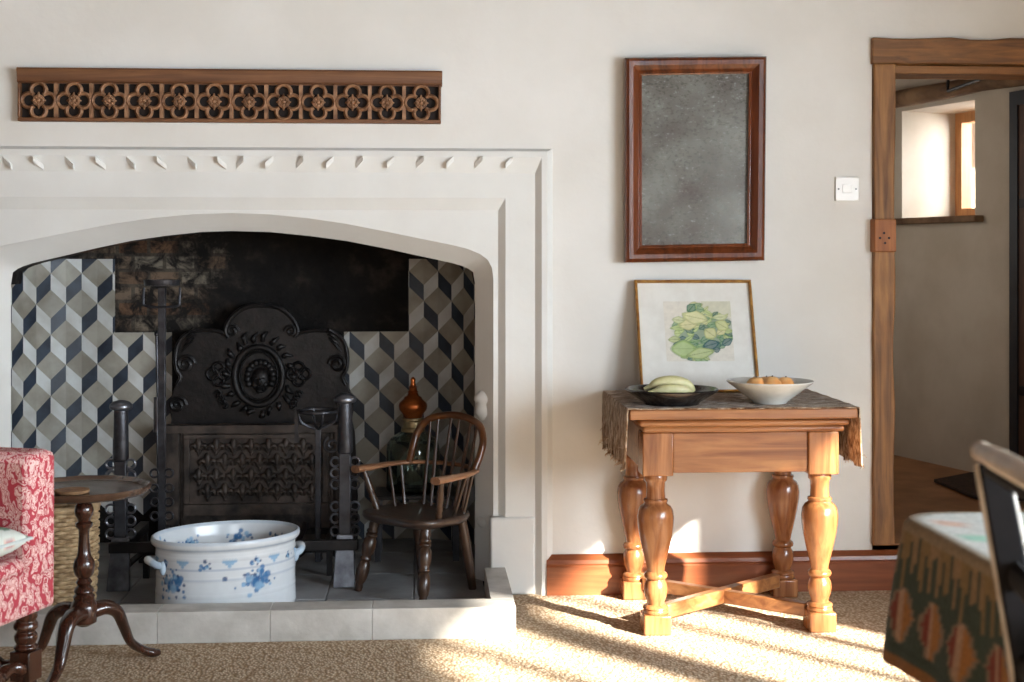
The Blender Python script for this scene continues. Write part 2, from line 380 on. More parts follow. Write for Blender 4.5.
# ------------------------------------------------------------------ the room
W = 4.65
OL, OR_, OT = -1.70, P(552.5, 300, W).x, P(300, 147.5, W).z      # outer rectangle of the fire surround
DX0, DX1 = P(872, 200, W).x, P(872, 200, W).x+.95               # door frame outer edges
DT = P(880, 39, W).z
STEP = .15                                                       # the hall floor is a step up
RX = 2.6; LX = -3.2; CZ = 2.45
f = MB(); f.box(LX, RX, -3, W, -.05, 0); struct('floor', f, M['carpet'])
f = MB()
f.box(LX, OL, W, W+.3, 0, CZ); f.box(OL, OR_, W, W+.3, OT, CZ); f.box(OR_, DX0, W, W+.3, 0, CZ)
f.box(DX0, DX1, W, W+.3, DT, CZ); f.box(DX1, 4.2, W, W+.3, 0, CZ); f.box(DX0, DX1, W+.004, W+.3, -.02, STEP-.004)
struct('wall_back', f, M['wall'], smooth=0)
f = MB(); f.box(LX, RX, -3, W, CZ, CZ+.05); struct('ceiling', f, M['ceiling'])
f = MB(); f.box(LX-.15, LX, -3, W, 0, CZ); struct('wall_left', f, M['dark_left'])
# right wall with the long mullioned window that lets the sun in
WINS = [(-1.2, 1.40, .58, 1.86), (1.50, 2.60, .58, 1.63)]
f = MB(); ya = -3
for (y0, y1, za, zb) in WINS:
    f.box(RX, RX+.15, ya, y0, 0, CZ); f.box(RX, RX+.15, y0, y1, 0, za); f.box(RX, RX+.15, y0, y1, zb, CZ); ya = y1
f.box(RX, RX+.15, ya, W, 0, CZ)
struct('wall_right', f, M['wall'], smooth=0)
for wi, (y0, y1, za, zb) in enumerate(WINS):
    f = MB(); f.box(RX+.03, RX+.1, y0, y1, za, za+.04); f.box(RX+.03, RX+.1, y0, y1, zb-.04, zb)
    for y, hw_ in ([(y0+.03,.03), (-.5,.03), (.2,.03), (.62,.022), (.98,.024), (y1-.02,.02)], [(y0+.02,.02), (1.98,.010), (2.29,.016), (y1-.02,.02)])[wi]: f.box(RX+.04, RX+.09, y-hw_, y+hw_, za+.04, zb-.04)
    wn = struct('window_%d' % (wi+2), f, M['white'])
    f = MB(); f.box(RX+.063, RX+.067, y0, y1, za, zb); make('pane', f, M['pane'], wn)
    f = MB(); f.box(RX-.06, RX+.03, y0-.04, y1+.04, za-.035, za); make('window_sill', f, M['white'], wn)
# skirting
f = MB(); x0 = P(546, 560, W).x; x1 = DX0+1.0
prof = [(0,0),(.026,0),(.026,.092),(.022,.098),(.026,.104),(.022,.116),(.010,.126),(.004,.132),(0,.132)]
A = [Vector((x0, W-a, b)) for a, b in prof]; B = [Vector((x1, W-a, b)) for a, b in prof]
n = len(prof)
f.add(A+B, [(i, (i+1) % n, n+(i+1) % n, n+i) for i in range(n)]+[tuple(range(n-1,-1,-1)), tuple(range(n, 2*n))])
struct('baseboard_back', f, M['skirt'], smooth=30)
# doorway
f = MB()
def hewn(f, x0, x1, y0, y1, z0, z1, axis, n=14, amp=.004):
    rs = random.Random(3)
    def ring(t, j):
        w = [rs.uniform(-amp, amp) for _ in range(4)]
        if axis == 'z':
            z = z0+(z1-z0)*t; return [(x0+w[0],y0+w[2],z),(x1+w[1],y0+w[2],z),(x1+w[1],y1,z),(x0+w[0],y1,z)]
        x = x0+(x1-x0)*t; return [(x,y0+w[2],z0+w[0]),(x,y0+w[2],z1+w[1]),(x,y1,z1+w[1]),(x,y1,z0+w[0])]
    vs = []; fs = []
    for i in range(n+1): vs += ring(i/n, i)
    for i in range(n):
        for k in range(4): fs.append((i*4+k, i*4+(k+1) % 4, i*4+4+(k+1) % 4, i*4+4+k))
    fs += [(3,2,1,0), tuple(n*4+k for k in range(4))]; f.add(vs, fs)
JX = P(893, 300, W).x
hewn(f, DX0, JX, W-.02, W+.2, STEP, DT-.085, 'z'); 
d1 = struct('door_1', f, M['door_oak'], smooth=25, bevel=.004)
f = MB(); hewn(f, DX0-.005, DX1, W-.022, W+.2, DT-.085, DT+.002, 'x'); make('lintel', f, M['door_oak_x'], d1, smooth=25, bevel=.004)
f = MB(); f.box(DX0+.01, DX1, W+.01, W+.16, DT-.115, DT-.087); make('head_stop', f, M['door_oak_x'], d1, bevel=.003)
f = MB(); hewn(f, DX1-.07, DX1, W-.02, W+.2, STEP, DT-.085, 'z'); make('right_post', f, M['door_oak'], d1, smooth=25, bevel=.004)
a = P(874, 252, W-.04); b = P(896, 219, W-.04)
f = MB(); f.box(a.x, b.x, W-.045, W+.02, a.z, b.z); blk = make('mortise_block', f, M['peg_wood'], d1, bevel=.004)
f = MB()
for px, py in ((880,238),(889,238),(884,233),(885,243)):
    c = P(px, py, W-.046); f.lathe([(0,.004),(1,.004)], c+Vector((0,.004,0)), c+Vector((0,-.002,0)), 8)
make('peg', f, M['oak_dark'], blk)
# hall beyond
HA = PF(895, 455, STEP); HB = PF(975, 473, STEP); hd = (HB-HA); hd.z = 0; hd.normalize()      # foot of the hall's window wall
hn = Vector((hd.y, -hd.x, 0));  hn = hn if hn.x > 0 else -hn                                    # points outdoors
def PL(px, py, dep=0):
    d = ray(px, py); o = HA+hn*dep; t = (o-EYE).dot(hn)/d.dot(hn); return EYE+d*t
HZ = 2.12
def along(p): return (p-HA).dot(hd)
s0, s1 = along(PL(902, 200)), along(PL(975, 200)); sE = along(Vector((HA.x, 5.0, 0)))*1.1; sF = -1.2
z0, z1 = PL(940, 217).z, PL(905, 111).z
def hb(f, sa, sb, da, db, za, zb):
    vs = [HA+hd*s+hn*d for z in (0,) for s, d in ((sa,da),(sb,da),(sb,db),(sa,db))]
    vs = [Vector((p.x, p.y, za)) for p in vs]+[Vector((p.x, p.y, zb)) for p in vs]
    f.add(vs, [(0,3,2,1),(4,5,6,7),(0,1,5,4),(1,2,6,5),(2,3,7,6),(3,0,4,7)])
f = MB(); TH = .40
sD = along(PL(1013, 300))
hb(f, sF, s0, 0, TH, STEP, HZ); hb(f, s1, sE, 0, TH, STEP, HZ); hb(f, s0, s1, 0, TH, STEP, z0); hb(f, s0, s1, 0, TH, z1, HZ)
struct('wall_hall', f, M['hall_wall'], smooth=0)
f = MB(); hx = DX0-.35; f.box(hx-.1, hx, W+.3, 8.2, STEP, HZ); f.box(hx, 4.0, 8.2, 8.3, STEP, HZ); struct('wall_hall_far', f, M['hall_wall'])
f = MB(); f.box(hx, 4.0, W+.004, 8.2, .0, STEP); struct('floor', f, M['hall_floor'])
f = MB(); f.box(hx-.1, 4.0, W+.3, 8.3, HZ, HZ+.05); struct('ceiling', f, M['lath'])
f = MB()
# window set at the back of the deep reveal
fr = .05; d0 = TH-.09
hb(f, s0, s0+fr, d0, d0+.06, z0, z1); hb(f, s1-fr, s1, d0, d0+.06, z0, z1); hb(f, s0+fr, s1-fr, d0, d0+.06, z0, z0+fr); hb(f, s0+fr, s1-fr, d0, d0+.06, z1-fr, z1)
hb(f, (s0+s1)/2-.02, (s0+s1)/2+.02, d0+.01, d0+.05, z0+fr, z1-fr)
w1 = struct('window_1', f, M['frame_oak'])
f = MB(); hb(f, s0+.02, s1-.02, d0+.028, d0+.032, z0+.02, z1-.02); make('pane', f, M['pane'], w1)
f = MB(); hb(f, s0-.05, s1+.06, -.05, .02, z0-.03, z0); make('window_sill', f, M['beam'], w1, bevel=.006)
# beam on the hall wall plate, and joist
f = MB(); pts = []
for k in range(12):
    s = sF+(sE-sF)*k/11; pts.append(HA+hd*s-hn*.05+Vector((0,0, 1.868-STEP+.035*k/11+random.uniform(-.006,.006))))
f.tube(pts, [.046+random.uniform(-.005,.005) for _ in pts], 8, asp=.85, up=(0,0,1)); struct('trim_1', f, M['beam'], smooth=60)
a = PL(948, 91, -.12); b = PL(1000, 72, -.12)
f = MB(); f.tube([a+Vector((0,0,.05)), a, b], .008, 8); tag(make('pipe', f, M['pipe'], loc=a), 'thin black pipe running along the hall beam above the doorway', 'pipe')
# dark plank door further along the hall wall
f = MB(); sG = sD+.75; zt = PL(1015, 92).z
hb(f, sD, sD+.05, -.02, -.001, STEP, zt); hb(f, sG-.05, sG, -.02, -.001, STEP, zt); hb(f, sD+.05, sG-.05, -.02, -.001, zt-.06, zt)
d2 = struct('door_2', f, M['navy'])
f = MB(); hb(f, sD+.05, sG-.05, -.012, -.001, STEP, zt-.06); lf = make('door_leaf', f, wood('plank_door', srgb(58,36,22), srgb(104,68,44), 'z', .6), d2)
f = MB()
for zz in (.55, 1.35): hb(f, sD+.06, sD+.45, -.018, -.0125, zz-.02, zz+.02)
make('strap_hinge', f, M['iron'], lf)
c = [PF(x, y, STEP+.006) for x, y in ((934,482),(975,474),(1040,500),(985,503))]
f = MB(); f.prism(c, (0,0,.012)); tag(make('doormat', f, M['doormat'], loc=c[0]), 'dark brown woven mat on the hall floor beyond the doorway', 'mat')

# ------------------------------------------------------------------ fireplace
FC = -.6225; YB = 5.45; RR = .31
FX = P(237, 600, W).x
fp = thing('fireplace', 'whitewashed stone fireplace with low wide arch and black soot-stained hearth', 'fireplace', (FC, W, 0))
ZS = P(500, 517, W).z
# nested mouldings
TOPD = {.019:.011, .038:.030, .058:.082, .157:.165, .180:.205}
def U(d, y, zb):
    e = TOPD.get(d, d); return [Vector((OL+d, y, zb)), Vector((OL+d, y, OT-e)), Vector((OR_-d, y, OT-e)), Vector((OR_-d, y, zb))]
yr, yb_, ys = W-.020, W+.002, W+.026
f = MB()
seq = [(0, W+.02, 0), (0, W, 0), (.019, yr, 0), (.038, yr, 0), (.058, yb_, 0), (.157, yb_, 0), (.180, ys, 0)]
for (d0_, y0_, zz), (d1_, y1_, z2) in zip(seq[:-1], seq[1:]): f.loft(U(d0_, y0_, 0), U(d1_, y1_, 0))
SX0, SX1, SZT = OL+.18, OR_-.18, OT-.205
rp = [(232,213),(270,214.5),(310,218.5),(347,224),(388,232),(427,240),(452,245),(468,249),(480,254),(488,260),(492,268),(493.3,280)]
front = [P(x, y, ys) for x, y in rp]
bp = [(232,231),(270,232),(310,236),(347,241),(388,249),(415,255),(436,259.5),(452,263),(462,266),(468,268.5),(473,272),(475,284)]
YC = 4.76
back = [P(x, y, YC) for x, y in bp]
jx = front[-1].x; jbx = back[-1].x
lf_ = [Vector((2*FC-p.x, p.y, p.z)) for p in reversed(front[1:])]
lb_ = []
jlx = P(11, 300, YC).x
for p in reversed(back[1:]):
    t = (p.x-FC)/(jbx-FC); lb_.append(Vector((FC+(jlx-FC)*t, p.y, p.z)))
F_ = lf_+front; B_ = lb_+back
F_ = [Vector((F_[0].x, ys, .03))]+F_+[Vector((jx, ys, .03))]; B_ = [Vector((B_[0].x, YC, .03))]+B_+[Vector((jbx, YC, .03))]
inn = F_[1:-1]
f.loft(inn, [Vector((p.x, ys, SZT)) for p in inn])
f.add([(SX0,ys,0),(F_[0].x,ys,0),(F_[0].x,ys,SZT),(SX0,ys,SZT)], [(0,1,2,3)]); f.add([(jx,ys,0),(SX1,ys,0),(SX1,ys,SZT),(jx,ys,SZT)], [(0,1,2,3)])
# small bright bevel then the wide chamfer
MID = [Vector((a.x*.94+b.x*.06 , ys+.006, a.z*.94+b.z*.06)) for a, b in zip(F_, B_)]
f.loft(F_, MID); f.loft(MID, B_)
make('surround', f, M['white'], fp, world=True, smooth=25)
# base blocks of the jambs
f = MB(); zb = ZS
for x0, x1 in ((jx-.012, OR_-.058), (OL+.058, 2*FC-jx+.012)):
    f = MB(); f.box(x0, x1, W-.006, W+.06, 0, zb); make('base_block', f, M['white'], fp, world=True, bevel=.008)
# moulded stops on the jamb chamfer
ax = jx+.012; ay = ys+.064
def stop(prof):
    f = MB(); f.lathe([(P(485, y, ay).z, r*1.25 if r > .03 else r) for y, r in prof][::-1], (ax, ay, 0), None, 24, sy=.55); make('chamfer_stop', f, M['white'], fp, world=True, smooth=50)
stop([(352,.008),(362,.022),(370,.026),(376,.022),(382,.026),(390,.042),(396,.058),(400,.060),(403,.052),(408,.056),(413,.058),(418,.048),(424,.034),(436,.024),(444,.008)])
stop([(497,.006),(506,.022),(514,.030),(517,.046),(522,.052),(526,.046),(532,.024),(538,.008)])
# carved diamond facets above the arch
for k, px in enumerate([9,40,71,102,132,163,193,223,241,270,300.6,330.6,359.7,391,420,450,478.4,509]):
    left = k < 8; dark = (k % 2 == 0)
    c = P(px, 162.5 if not left else 163.5, yb_); hw = .0125; hh = .0205
    ln = -1 if left else 1
    pts = [(-hw, -hh*ln), (-hw, -.003*ln), (hw, hh*ln), (hw, .003*ln)]
    f = MB(); dep = []
    for (x, z) in pts:
        h = (x+hw)/(2*hw); h = h if dark else 1-h            # facet turned to the left or to the right
        dep.append(h*.018+.0035)
    surf = lambda z: W-.020+.022*min(1, max(0, (OT-z-.030)/.052))
    A = [Vector((c.x+x, surf(c.z+z)-d, c.z+z)) for (x, z), d in zip(pts, dep)]; B = [Vector((c.x+x, yb_+.002, c.z+z)) for x, z in pts]
    f.add(A+B, [(0,1,2,3)]+[(i, i+4, (i+1) % 4+4, (i+1) % 4) for i in range(4)])
    make('diamond_facet', f, M['white'], fp, world=True, smooth=0)
# fire chamber
XL = P(103, 300, YB).x; XR = P(408.6, 300, YB).x
def shell(s, z, out=0.0):
    r = RR+out
    if s < XL:
        a = (XL-s)/RR
        if a <= PI/2: return Vector((XL-r*math.sin(a), YB-RR+r*math.cos(a), z))
        return Vector((XL-r, YB-RR-(XL-s-RR*PI/2), z))
    if s > XR:
        a = (s-XR)/RR
        if a <= PI/2: return Vector((XR+r*math.sin(a), YB-RR+r*math.cos(a), z))
        return Vector((XR+r, YB-RR-(s-XR-RR*PI/2), z))
    return Vector((s, YB+out, z))
sL = XL-RR*PI/2-(YB-RR-YC-.02); sR = XR+RR*PI/2+(YB-RR-YC-.02)
ZT = 2.2
f = MB(); ss = list(np.linspace(sL, XL, 24))+list(np.linspace(XL, XR, 14))[1:]+list(np.linspace(XR, sR, 24))[1:]
f.loft([shell(s, 0, .006) for s in ss], [shell(s, ZT, .006) for s in ss])
f.loft([shell(s, 0, .1) for s in ss], [shell(s, ZT, .1) for s in ss])
top = [shell(s, ZT, .05) for s in ss]; f.add(top, [tuple(range(len(top)))])
# breast behind the arch closes the flue from the room
f.loft(B_[1:-1], [p+Vector((0,.12,0)) for p in B_[1:-1]])
bk = [p+Vector((0,.12,0)) for p in B_[1:-1]]
f.loft(bk, [Vector((p.x, p.y, ZT)) for p in bk])
f.add([(shell(sL,0).x-.06,YC+.001,0),(B_[0].x,YC+.001,0),(B_[0].x,YC+.001,ZT),(shell(sL,0).x-.06,YC+.001,ZT)], [(0,1,2,3)])
f.add([(shell(sR,0).x+.06,YC+.001,0),(B_[-1].x,YC+.001,0),(B_[-1].x,YC+.001,ZT),(shell(sR,0).x+.06,YC+.001,ZT)], [(0,1,2,3)])
make('fire_wall', f, M['soot'], fp, world=True, smooth=40)
# cube-pattern tile lining
ta, tb, te = .0575, .0545, .0615
zrow = tb+te
def clip(poly, lo, hi, ax):
    def cut(pl, val, keep):
        out = []
        for i in range(len(pl)):
            p, q = pl[i], pl[(i+1) % len(pl)]
            pi, qi = keep(p[ax]), keep(q[ax])
            if pi: out.append(p)
            if pi != qi:
                t = (val-p[ax])/(q[ax]-p[ax]); out.append((p[0]+(q[0]-p[0])*t, p[1]+(q[1]-p[1])*t))
        return out
    pl = cut(poly, lo, lambda v: v >= lo)
    if len(pl) > 2: pl = cut(pl, hi, lambda v: v <= hi)
    return pl if len(pl) > 2 else []
def lining(anchor, regions, right):
    f = MB(); ax_, az_ = anchor
    for j in range(-12, 8):
        for i in range(-24, 25):
            if (i+j) % 2: continue
            cx, cz = ax_+i*ta, az_-j*zrow
            polys = [([(0,tb),(-ta,0),(0,-tb)], 2), ([(0,tb),(0,-tb),(ta,0)], 2),
                     ([(-ta,0),(-ta,-te),(0,-tb-te),(0,-tb)], 0 if right else 1), ([(ta,0),(0,-tb),(0,-tb-te),(ta,-te)], 1 if right else 0)]
            for pl, mi in polys:
                pl = [(cx+x, cz+z) for x, z in pl]
                for (a0, a1, b0, b1) in regions:
                    q = clip(pl, a0, a1, 0)
                    if q: q = clip(q, b0, b1, 1)
                    if q: f.add([shell(x, z) for x, z in q], [tuple(range(len(q)))], mi)
    return f
zt1 = P(80, 259, YB).z; zmid = P(120, 332.5, YB).z
La = P(97.4, 273.2, YB); Ra = P(379.3, 360.8, YB)
xa = P(115, 300, YB).x; xb = P(172, 300, YB).x; xc_ = P(408.6, 300, YB).x; xd = P(344, 300, YB).x
f = lining((La.x, La.z), [(sL, xa, .03, zt1), (xa, xb, .03, zmid)], False)
make('tile_lining', f, [M['tile_dark'], M['tile_white'], M['tile_grey']], fp, world=True, smooth=0)
f = lining((Ra.x, Ra.z), [(xc_, sR, .03, zt1), (xd, xc_, .03, zmid)], True)
make('tile_lining', f, [M['tile_dark'], M['tile_white'], M['tile_grey']], fp, world=True, smooth=0)
# hearth slabs and kerb
KY0, KY1 = 4.125, 4.225; KX1 = P(516, 637, KY0).x; KX0 = -1.62; KH = .092; HF = .03
f = MB(); xs = [KX0, -1.3, -.95, -.62, -.3, -.02, KX1-.07]; yy = [KY1, 4.5, 4.85, 5.2, YB]
for a, b in zip(xs[:-1], xs[1:]):
    for c, d in zip(yy[:-1], yy[1:]):
        x1 = b if c < 4.6 else b
        f.box(a+.002, b-.002, c+.002, d-.002, -.01, HF)
f.box(KX0, KX1-.07, KY1, YB, -.01, HF-.006)
make('hearth', f, M['slab'], fp, world=True, bevel=.002)
f = MB(); ks = [KX0, -1.05, P(157, 620, KY0).x, P(270, 620, KY0).x, P(372, 620, KY0).x, KX1]
for a, b in zip(ks[:-1], ks[1:]): f.box(a+.0006, b-.0006, KY0, KY1, 0, KH)
f.box(KX1-.07, KX1, KY1+.001, W-.005, 0, KH)
make('kerb', f, M['stone'], fp, world=True, bevel=.0016)

# ------------------------------------------------------------------ things in the hearth
YF = 5.36
fbx = 261.5
fbk = thing('fireback', 'tall cast iron fireback with arched crest and oval medallion at the back', 'fireback', (P(fbx, 400, YF).x, YF, HF))
half = [(0,304),(12,305),(22,309),(30,316),(35,324),(36,331),(33,336),(36,334),(45,330),(60,329),(72,331),(80,336),(85,344),(87,356),(86,368),(82,376),(86,384),(90,396),(92,410),(90,420),(93,432),(95,470),(96,500)]
out = [P(fbx+dx, y, YF) for dx, y in half]+[Vector((P(fbx+96, 500, YF).x, YF, HF)), Vector((P(fbx-96, 500, YF).x, YF, HF))]+[P(fbx-dx, y, YF) for dx, y in reversed(half[1:])]
f = MB(); f.prism(out, (0,.035,0)); make('plate', f, M['iron'], fbk, world=True, smooth=0, bevel=.004)
f = MB()
for sgn in (1, -1):
    f.tube(catmull([P(fbx+sgn*dx, y+1.2, YF-.004) for dx, y in half[:7]], 4), .009, 8)
    f.tube(catmull([P(fbx+sgn*(dx-1.2), y+1.2, YF-.004) for dx, y in half[7:17]], 4), .008, 8)
make('border', f, M['iron'], fbk, world=True)
f = MB()
def spiral(f, px, py, r0, turns, sgn, rt=.006, start=0, Y=YF-.006):
    c = P(px, py, Y); pts = []
    for k in range(int(18*turns)+1):
        t = k/18*2*PI; r = r0*(1-.75*k/(18*turns)); pts.append(c+Vector((sgn*r*math.cos(t+start), -.003*k/(18*turns), r*math.sin(t+start))))
    f.tube(pts, rt, 6)
for sg in (1, -1):
    for q in ((fbx+sg*76, 364, .034, 1.6, -sg, .008), (fbx+sg*84, 405, .032, 1.6, -sg, .008), (fbx+sg*29, 331, .022, 1.4, -sg, .007)):
        f = MB(); spiral(f, *q); make('scroll', f, M['iron'], fbk, world=True)
    f = MB()
    for k in range(4): f.tube(catmull([P(fbx+sg*(80-k*2), 352-k*6, YF-.008), P(fbx+sg*(74-k*2), 345-k*5, YF-.016), P(fbx+sg*(68-k), 340-k*2.5, YF-.006)], 4), [.003,.006,.002], 6)
    make('acanthus', f, M['iron'], fbk, world=True)
f = MB(); cx, cy = 258.5, 376
f.tube([P(cx+24*math.cos(t), cy+29*math.sin(t), YF-.010) for t in np.linspace(0, 2*PI, 40)[:-1]], .012, 8, closed=True)
f.tube([P(cx+19*math.cos(t), cy+24*math.sin(t), YF-.006) for t in np.linspace(0, 2*PI, 40)[:-1]], .005, 6, closed=True)
rs = random.Random(5)
for k in range(22):
    t = 2*PI*k/22; p = P(cx+30*math.cos(t), cy+35*math.sin(t), YF-.006); q = P(cx+(36+rs.uniform(-2,4))*math.cos(t+.12), cy+(42+rs.uniform(-2,4))*math.sin(t+.12), YF-.004)
    f.tube(catmull([p, (p+q)/2+Vector((rs.uniform(-.01,.01), -.008, rs.uniform(-.008,.008))), q], 4), [.009,.011,.004], 6)
make('medallion', f, M['iron'], fbk, world=True, smooth=60)
f = MB(); c = P(cx+2, cy+4, YF); f.ell(c, .036, .03, .05)
f.ell(c+Vector((0,-.03,-.004)), .008, .012, .014); f.ell(c+Vector((0,-.026,-.024)), .012, .007, .004); f.ell(c+Vector((0,-.02,-.04)), .014, .012, .009)
for sx in (-1, 1): f.ell(c+Vector((sx*.014,-.026,.008)), .008, .005, .004); f.ell(c+Vector((sx*.02,-.018,-.016)), .011, .012, .012)
for k in range(13):
    t = PI*(-.15+1.3*k/12); f.ell(c+Vector((.048*math.cos(t), -.012, .012+.056*math.sin(t))), .014, .014, .014, 8, 6)
make('relief_head', f, M['iron'], fbk, world=True, smooth=60)
for sg in (1, -1):
    f = MB(); bx = cx+sg*40
    for ang in (0, PI/2, PI, -PI/2):
        ox, oy = bx+6*math.cos(ang), cy-2+6*math.sin(ang)
        f.tube([P(ox+5.5*math.cos(t), oy+5.5*math.sin(t), YF-.008) for t in np.linspace(0, 2*PI, 18)[:-1]], .007, 6, closed=True)
    f.ell(P(bx, cy-2, YF), .014, .016, .014)
    for k in range(4): spiral(f, bx-sg*k*2, cy+18+k*4, .014, 1.2, sg, .005)
    make('cartouche', f, M['iron'], fbk, world=True, smooth=60)

YL = 5.29
f2 = thing('fireback', 'low rectangular iron fireback of raised fleur-de-lis behind the china tub', 'fireback', (P(258, 500, YL).x, YL, HF))
xA, xB = P(166, 500, YL).x, P(349, 500, YL).x; zA, zB = HF, P(258, 424, YL).z
iA, iB = P(190, 500, YL).x, P(323, 500, YL).x; jA, jB = P(258, 502, YL).z, P(258, 438, YL).z
f = MB(); f.box(xA, xB, YL, YL+.03, zA, zB); make('plate', f, M['iron_worn'], f2, world=True, bevel=.004)
f = MB(); y0, y1 = YL-.022, YL-.001
f.box(xA, xB, YL-.04, y1, zB-.028, zB)
f.box(xA, xA+.05, y0, y1, zA, zB-.03); f.box(xB-.05, xB, y0, y1, zA, zB-.03)
f.box(iA-.02, iB+.02, y0+.008, y1, jB, jB+.015); f.box(iA-.02, iB+.02, y0, y1, jA-.045, jA-.004); f.box(iA-.02, iA, y0+.008, y1, jA, jB); f.box(iB, iB+.02, y0+.008, y1, jA, jB)
f.box(xA+.06, iA-.03, y0+.012, y1, zA, zB-.03); f.box(iB+.03, xB-.06, y0+.012, y1, zA, zB-.03)
make('border', f, M['iron_worn'], f2, world=True, bevel=.004)
f = MB()
for r, y in enumerate((447, 462, 477, 492)):
    for k in range(8):
        px = 199+k*17.4+(8.7 if r % 2 else 0)
        if px > 320: continue
        c = P(px, y, YL-.002)
        f.ell(c+Vector((0,-.006,.010)), .014, .016, .026, 8, 6)
        for sg in (1,-1): f.tube(catmull([c+Vector((0,-.006,-.012)), c+Vector((sg*.014,-.010,.006)), c+Vector((sg*.026,-.008,.004)), c+Vector((sg*.026,-.004,-.010))], 4), [.008,.010,.010,.007], 6)
        f.ell(c+Vector((0,-.006,-.014)), .014, .009, .006, 8, 5); f.ell(c+Vector((0,-.004,-.024)), .006, .008, .011, 8, 5)
make('fleur_relief', f, M['iron_worn'], f2, world=True, smooth=60)

def curl(f, x, y, z, sg, r=.015, rt=.0042):
    pts = [Vector((x+sg*(r*.9+r*math.cos(t)), y, z+r*math.sin(t))) for t in np.linspace(PI*1.05, PI*1.05-1.85*PI, 16)]
    f.tube(pts, rt, 6, asp=1.5, up=(0,1,0))
def andiron(px, ytop, label, yy):
    ft = P(px, 590, yy); x = ft.x
    r = thing('andiron', label, 'andiron', (x, yy, HF), 0, 'andirons')
    zt = P(px, ytop, yy).z-HF
    f = MB(); f.add([(-.02,-.018,.17),(.02,-.018,.17),(.02,.018,.17),(-.02,.018,.17),(-.019,-.016,zt-.2),(.019,-.016,zt-.2),(.019,.016,zt-.2),(-.019,.016,zt-.2)], [(0,3,2,1),(4,5,6,7),(0,1,5,4),(1,2,6,5),(2,3,7,6),(3,0,4,7)])
    f.lathe([(zt-.2,.024),(zt-.19,.026),(zt-.04,.0235),(zt-.03,.022)], n=14)
    make('shaft', f, M['iron_grey'], r, bevel=.003)
    f = MB(); f.lathe([(zt-.034,.022),(zt-.03,.034),(zt-.024,.038),(zt-.014,.036),(zt-.005,.026),(zt,.008)], n=20); make('finial', f, M['steel'], r, smooth=60)
    f = MB(); f.add([(-.038,-.05,0),(.038,-.05,0),(.038,-.03,0),(-.038,-.03,0),(-.028,-.016,.17),(.028,-.016,.17),(.028,.004,.17),(-.028,.004,.17)], [(0,3,2,1),(4,5,6,7),(0,1,5,4),(1,2,6,5),(2,3,7,6),(3,0,4,7)])
    make('foot', f, M['steel'], r, bevel=.003)
    f = MB(); f.box(-.016,.016,.02,.40,.11,.145); f.box(-.016,.016,.37,.40,0,.11); make('billet_bar', f, M['iron'], r, bevel=.003)
    for zz in (.41, .373, .336, .262, .222, .18):
        for sg in (1,-1):
            f = MB(); curl(f, sg*.019, -.005, zz, sg); make('curl', f, M['steel'], r)
    return r
andiron(121, 400, 'left black andiron with domed head and curled hooks, behind tripod table', 4.70)
andiron(345, 393, 'right black andiron with domed head and curled hooks, beside small chair', 4.70)
f = MB(); a = P(109, 548, 4.655); b = P(358, 548, 4.655)
f.box(a.x, b.x, 4.645, 4.667, a.z-.017, a.z+.017); tag(make('fire_bar', f, M['iron'], loc=(0,0,0), bevel=.003), 'long dark iron bar lying level across both andirons behind the tub', 'bar')
# low log grate behind the tub
g = thing('log_grate', 'low iron log grate in front of the firebacks', 'grate', (-.62, 5.0, HF))
f = MB()
for k in range(7): f.box(-.30+k*.10-.008, -.30+k*.10+.008, -.16, .18, .10, .116)
make('bars', f, M['iron'], g)
f = MB(); f.box(-.32,.32,-.17,-.15,.08,.1); f.box(-.32,.32,.15,.17,.08,.1); make('rail', f, M['iron'], g)
for x in (-.31,.31):
    for y in (-.16,.16): f = MB(); f.box(x-.01,x+.01,y-.009,y+.009,0,.08); make('leg', f, M['iron'], g)
# tall cup-topped stand on the left
yc_ = 4.97; c = P(162, 300, yc_)
t = thing('cresset_stand', 'tall black iron post with shallow cup and loop at top, left of fireback', 'fire iron', (c.x, yc_, HF))
zc = P(162, 282, yc_).z-HF
f = MB(); f.box(-.013,.013,-.008,.008,.02,zc-.02); make('post', f, M['iron_grey'], t, bevel=.002)
f = MB(); f.lathe([(zc-.014,.03),(zc-.012,.060),(zc+.008,.064),(zc+.008,.058),(zc-.006,.055),(zc-.008,.01)], n=28); make('cup', f, M['iron_grey'], t, smooth=45)
f = MB(); f.tube(catmull([(-.062,0,zc-.02),(-.062,-.01,zc-.06),(-.05,-.012,zc-.085),(.05,-.012,zc-.085),(.062,-.01,zc-.06),(.062,0,zc-.02)], 5), .0045, 6); make('loop', f, M['iron_grey'], t)
for k, y in enumerate((473,488,502,516)):
    for sg in (1,-1):
        f = MB(); curl(f, sg*.012, -.004, P(162, y, yc_).z-HF, sg, .014); make('curl', f, M['iron_grey'], t)
f = MB(); f.tube(catmull([(-.13,-.05,.0),(-.08,-.03,.05),(0,0,.09),(.08,-.03,.05),(.13,-.05,0)], 6), .011, 8); f.tube([(0,0,.08),(0,.05,.06),(0,.13,.006)], .01, 8); make('foot', f, M['iron'], t)
# poker
a = P(156.6, 334, 5.06); b = P(158, 397, 5.045); c2 = P(157.5, 432, 5.037); d = Vector((c2.x+.02, 4.99, HF+.004))
t = thing('poker', 'slim iron poker leaning behind the tall cup-topped post', 'poker', d)
f = MB(); f.tube([a, b, c2], .0055, 8); f.ell(a, .009, .009, .011, 8, 6); f.tube([c2, d], .0055, 8); make('rod', f, M['iron_grey'], t, world=True)
f = MB(); f.tube([b, c2], .015, 12); make('sleeve', f, M['steel'], t, world=True)
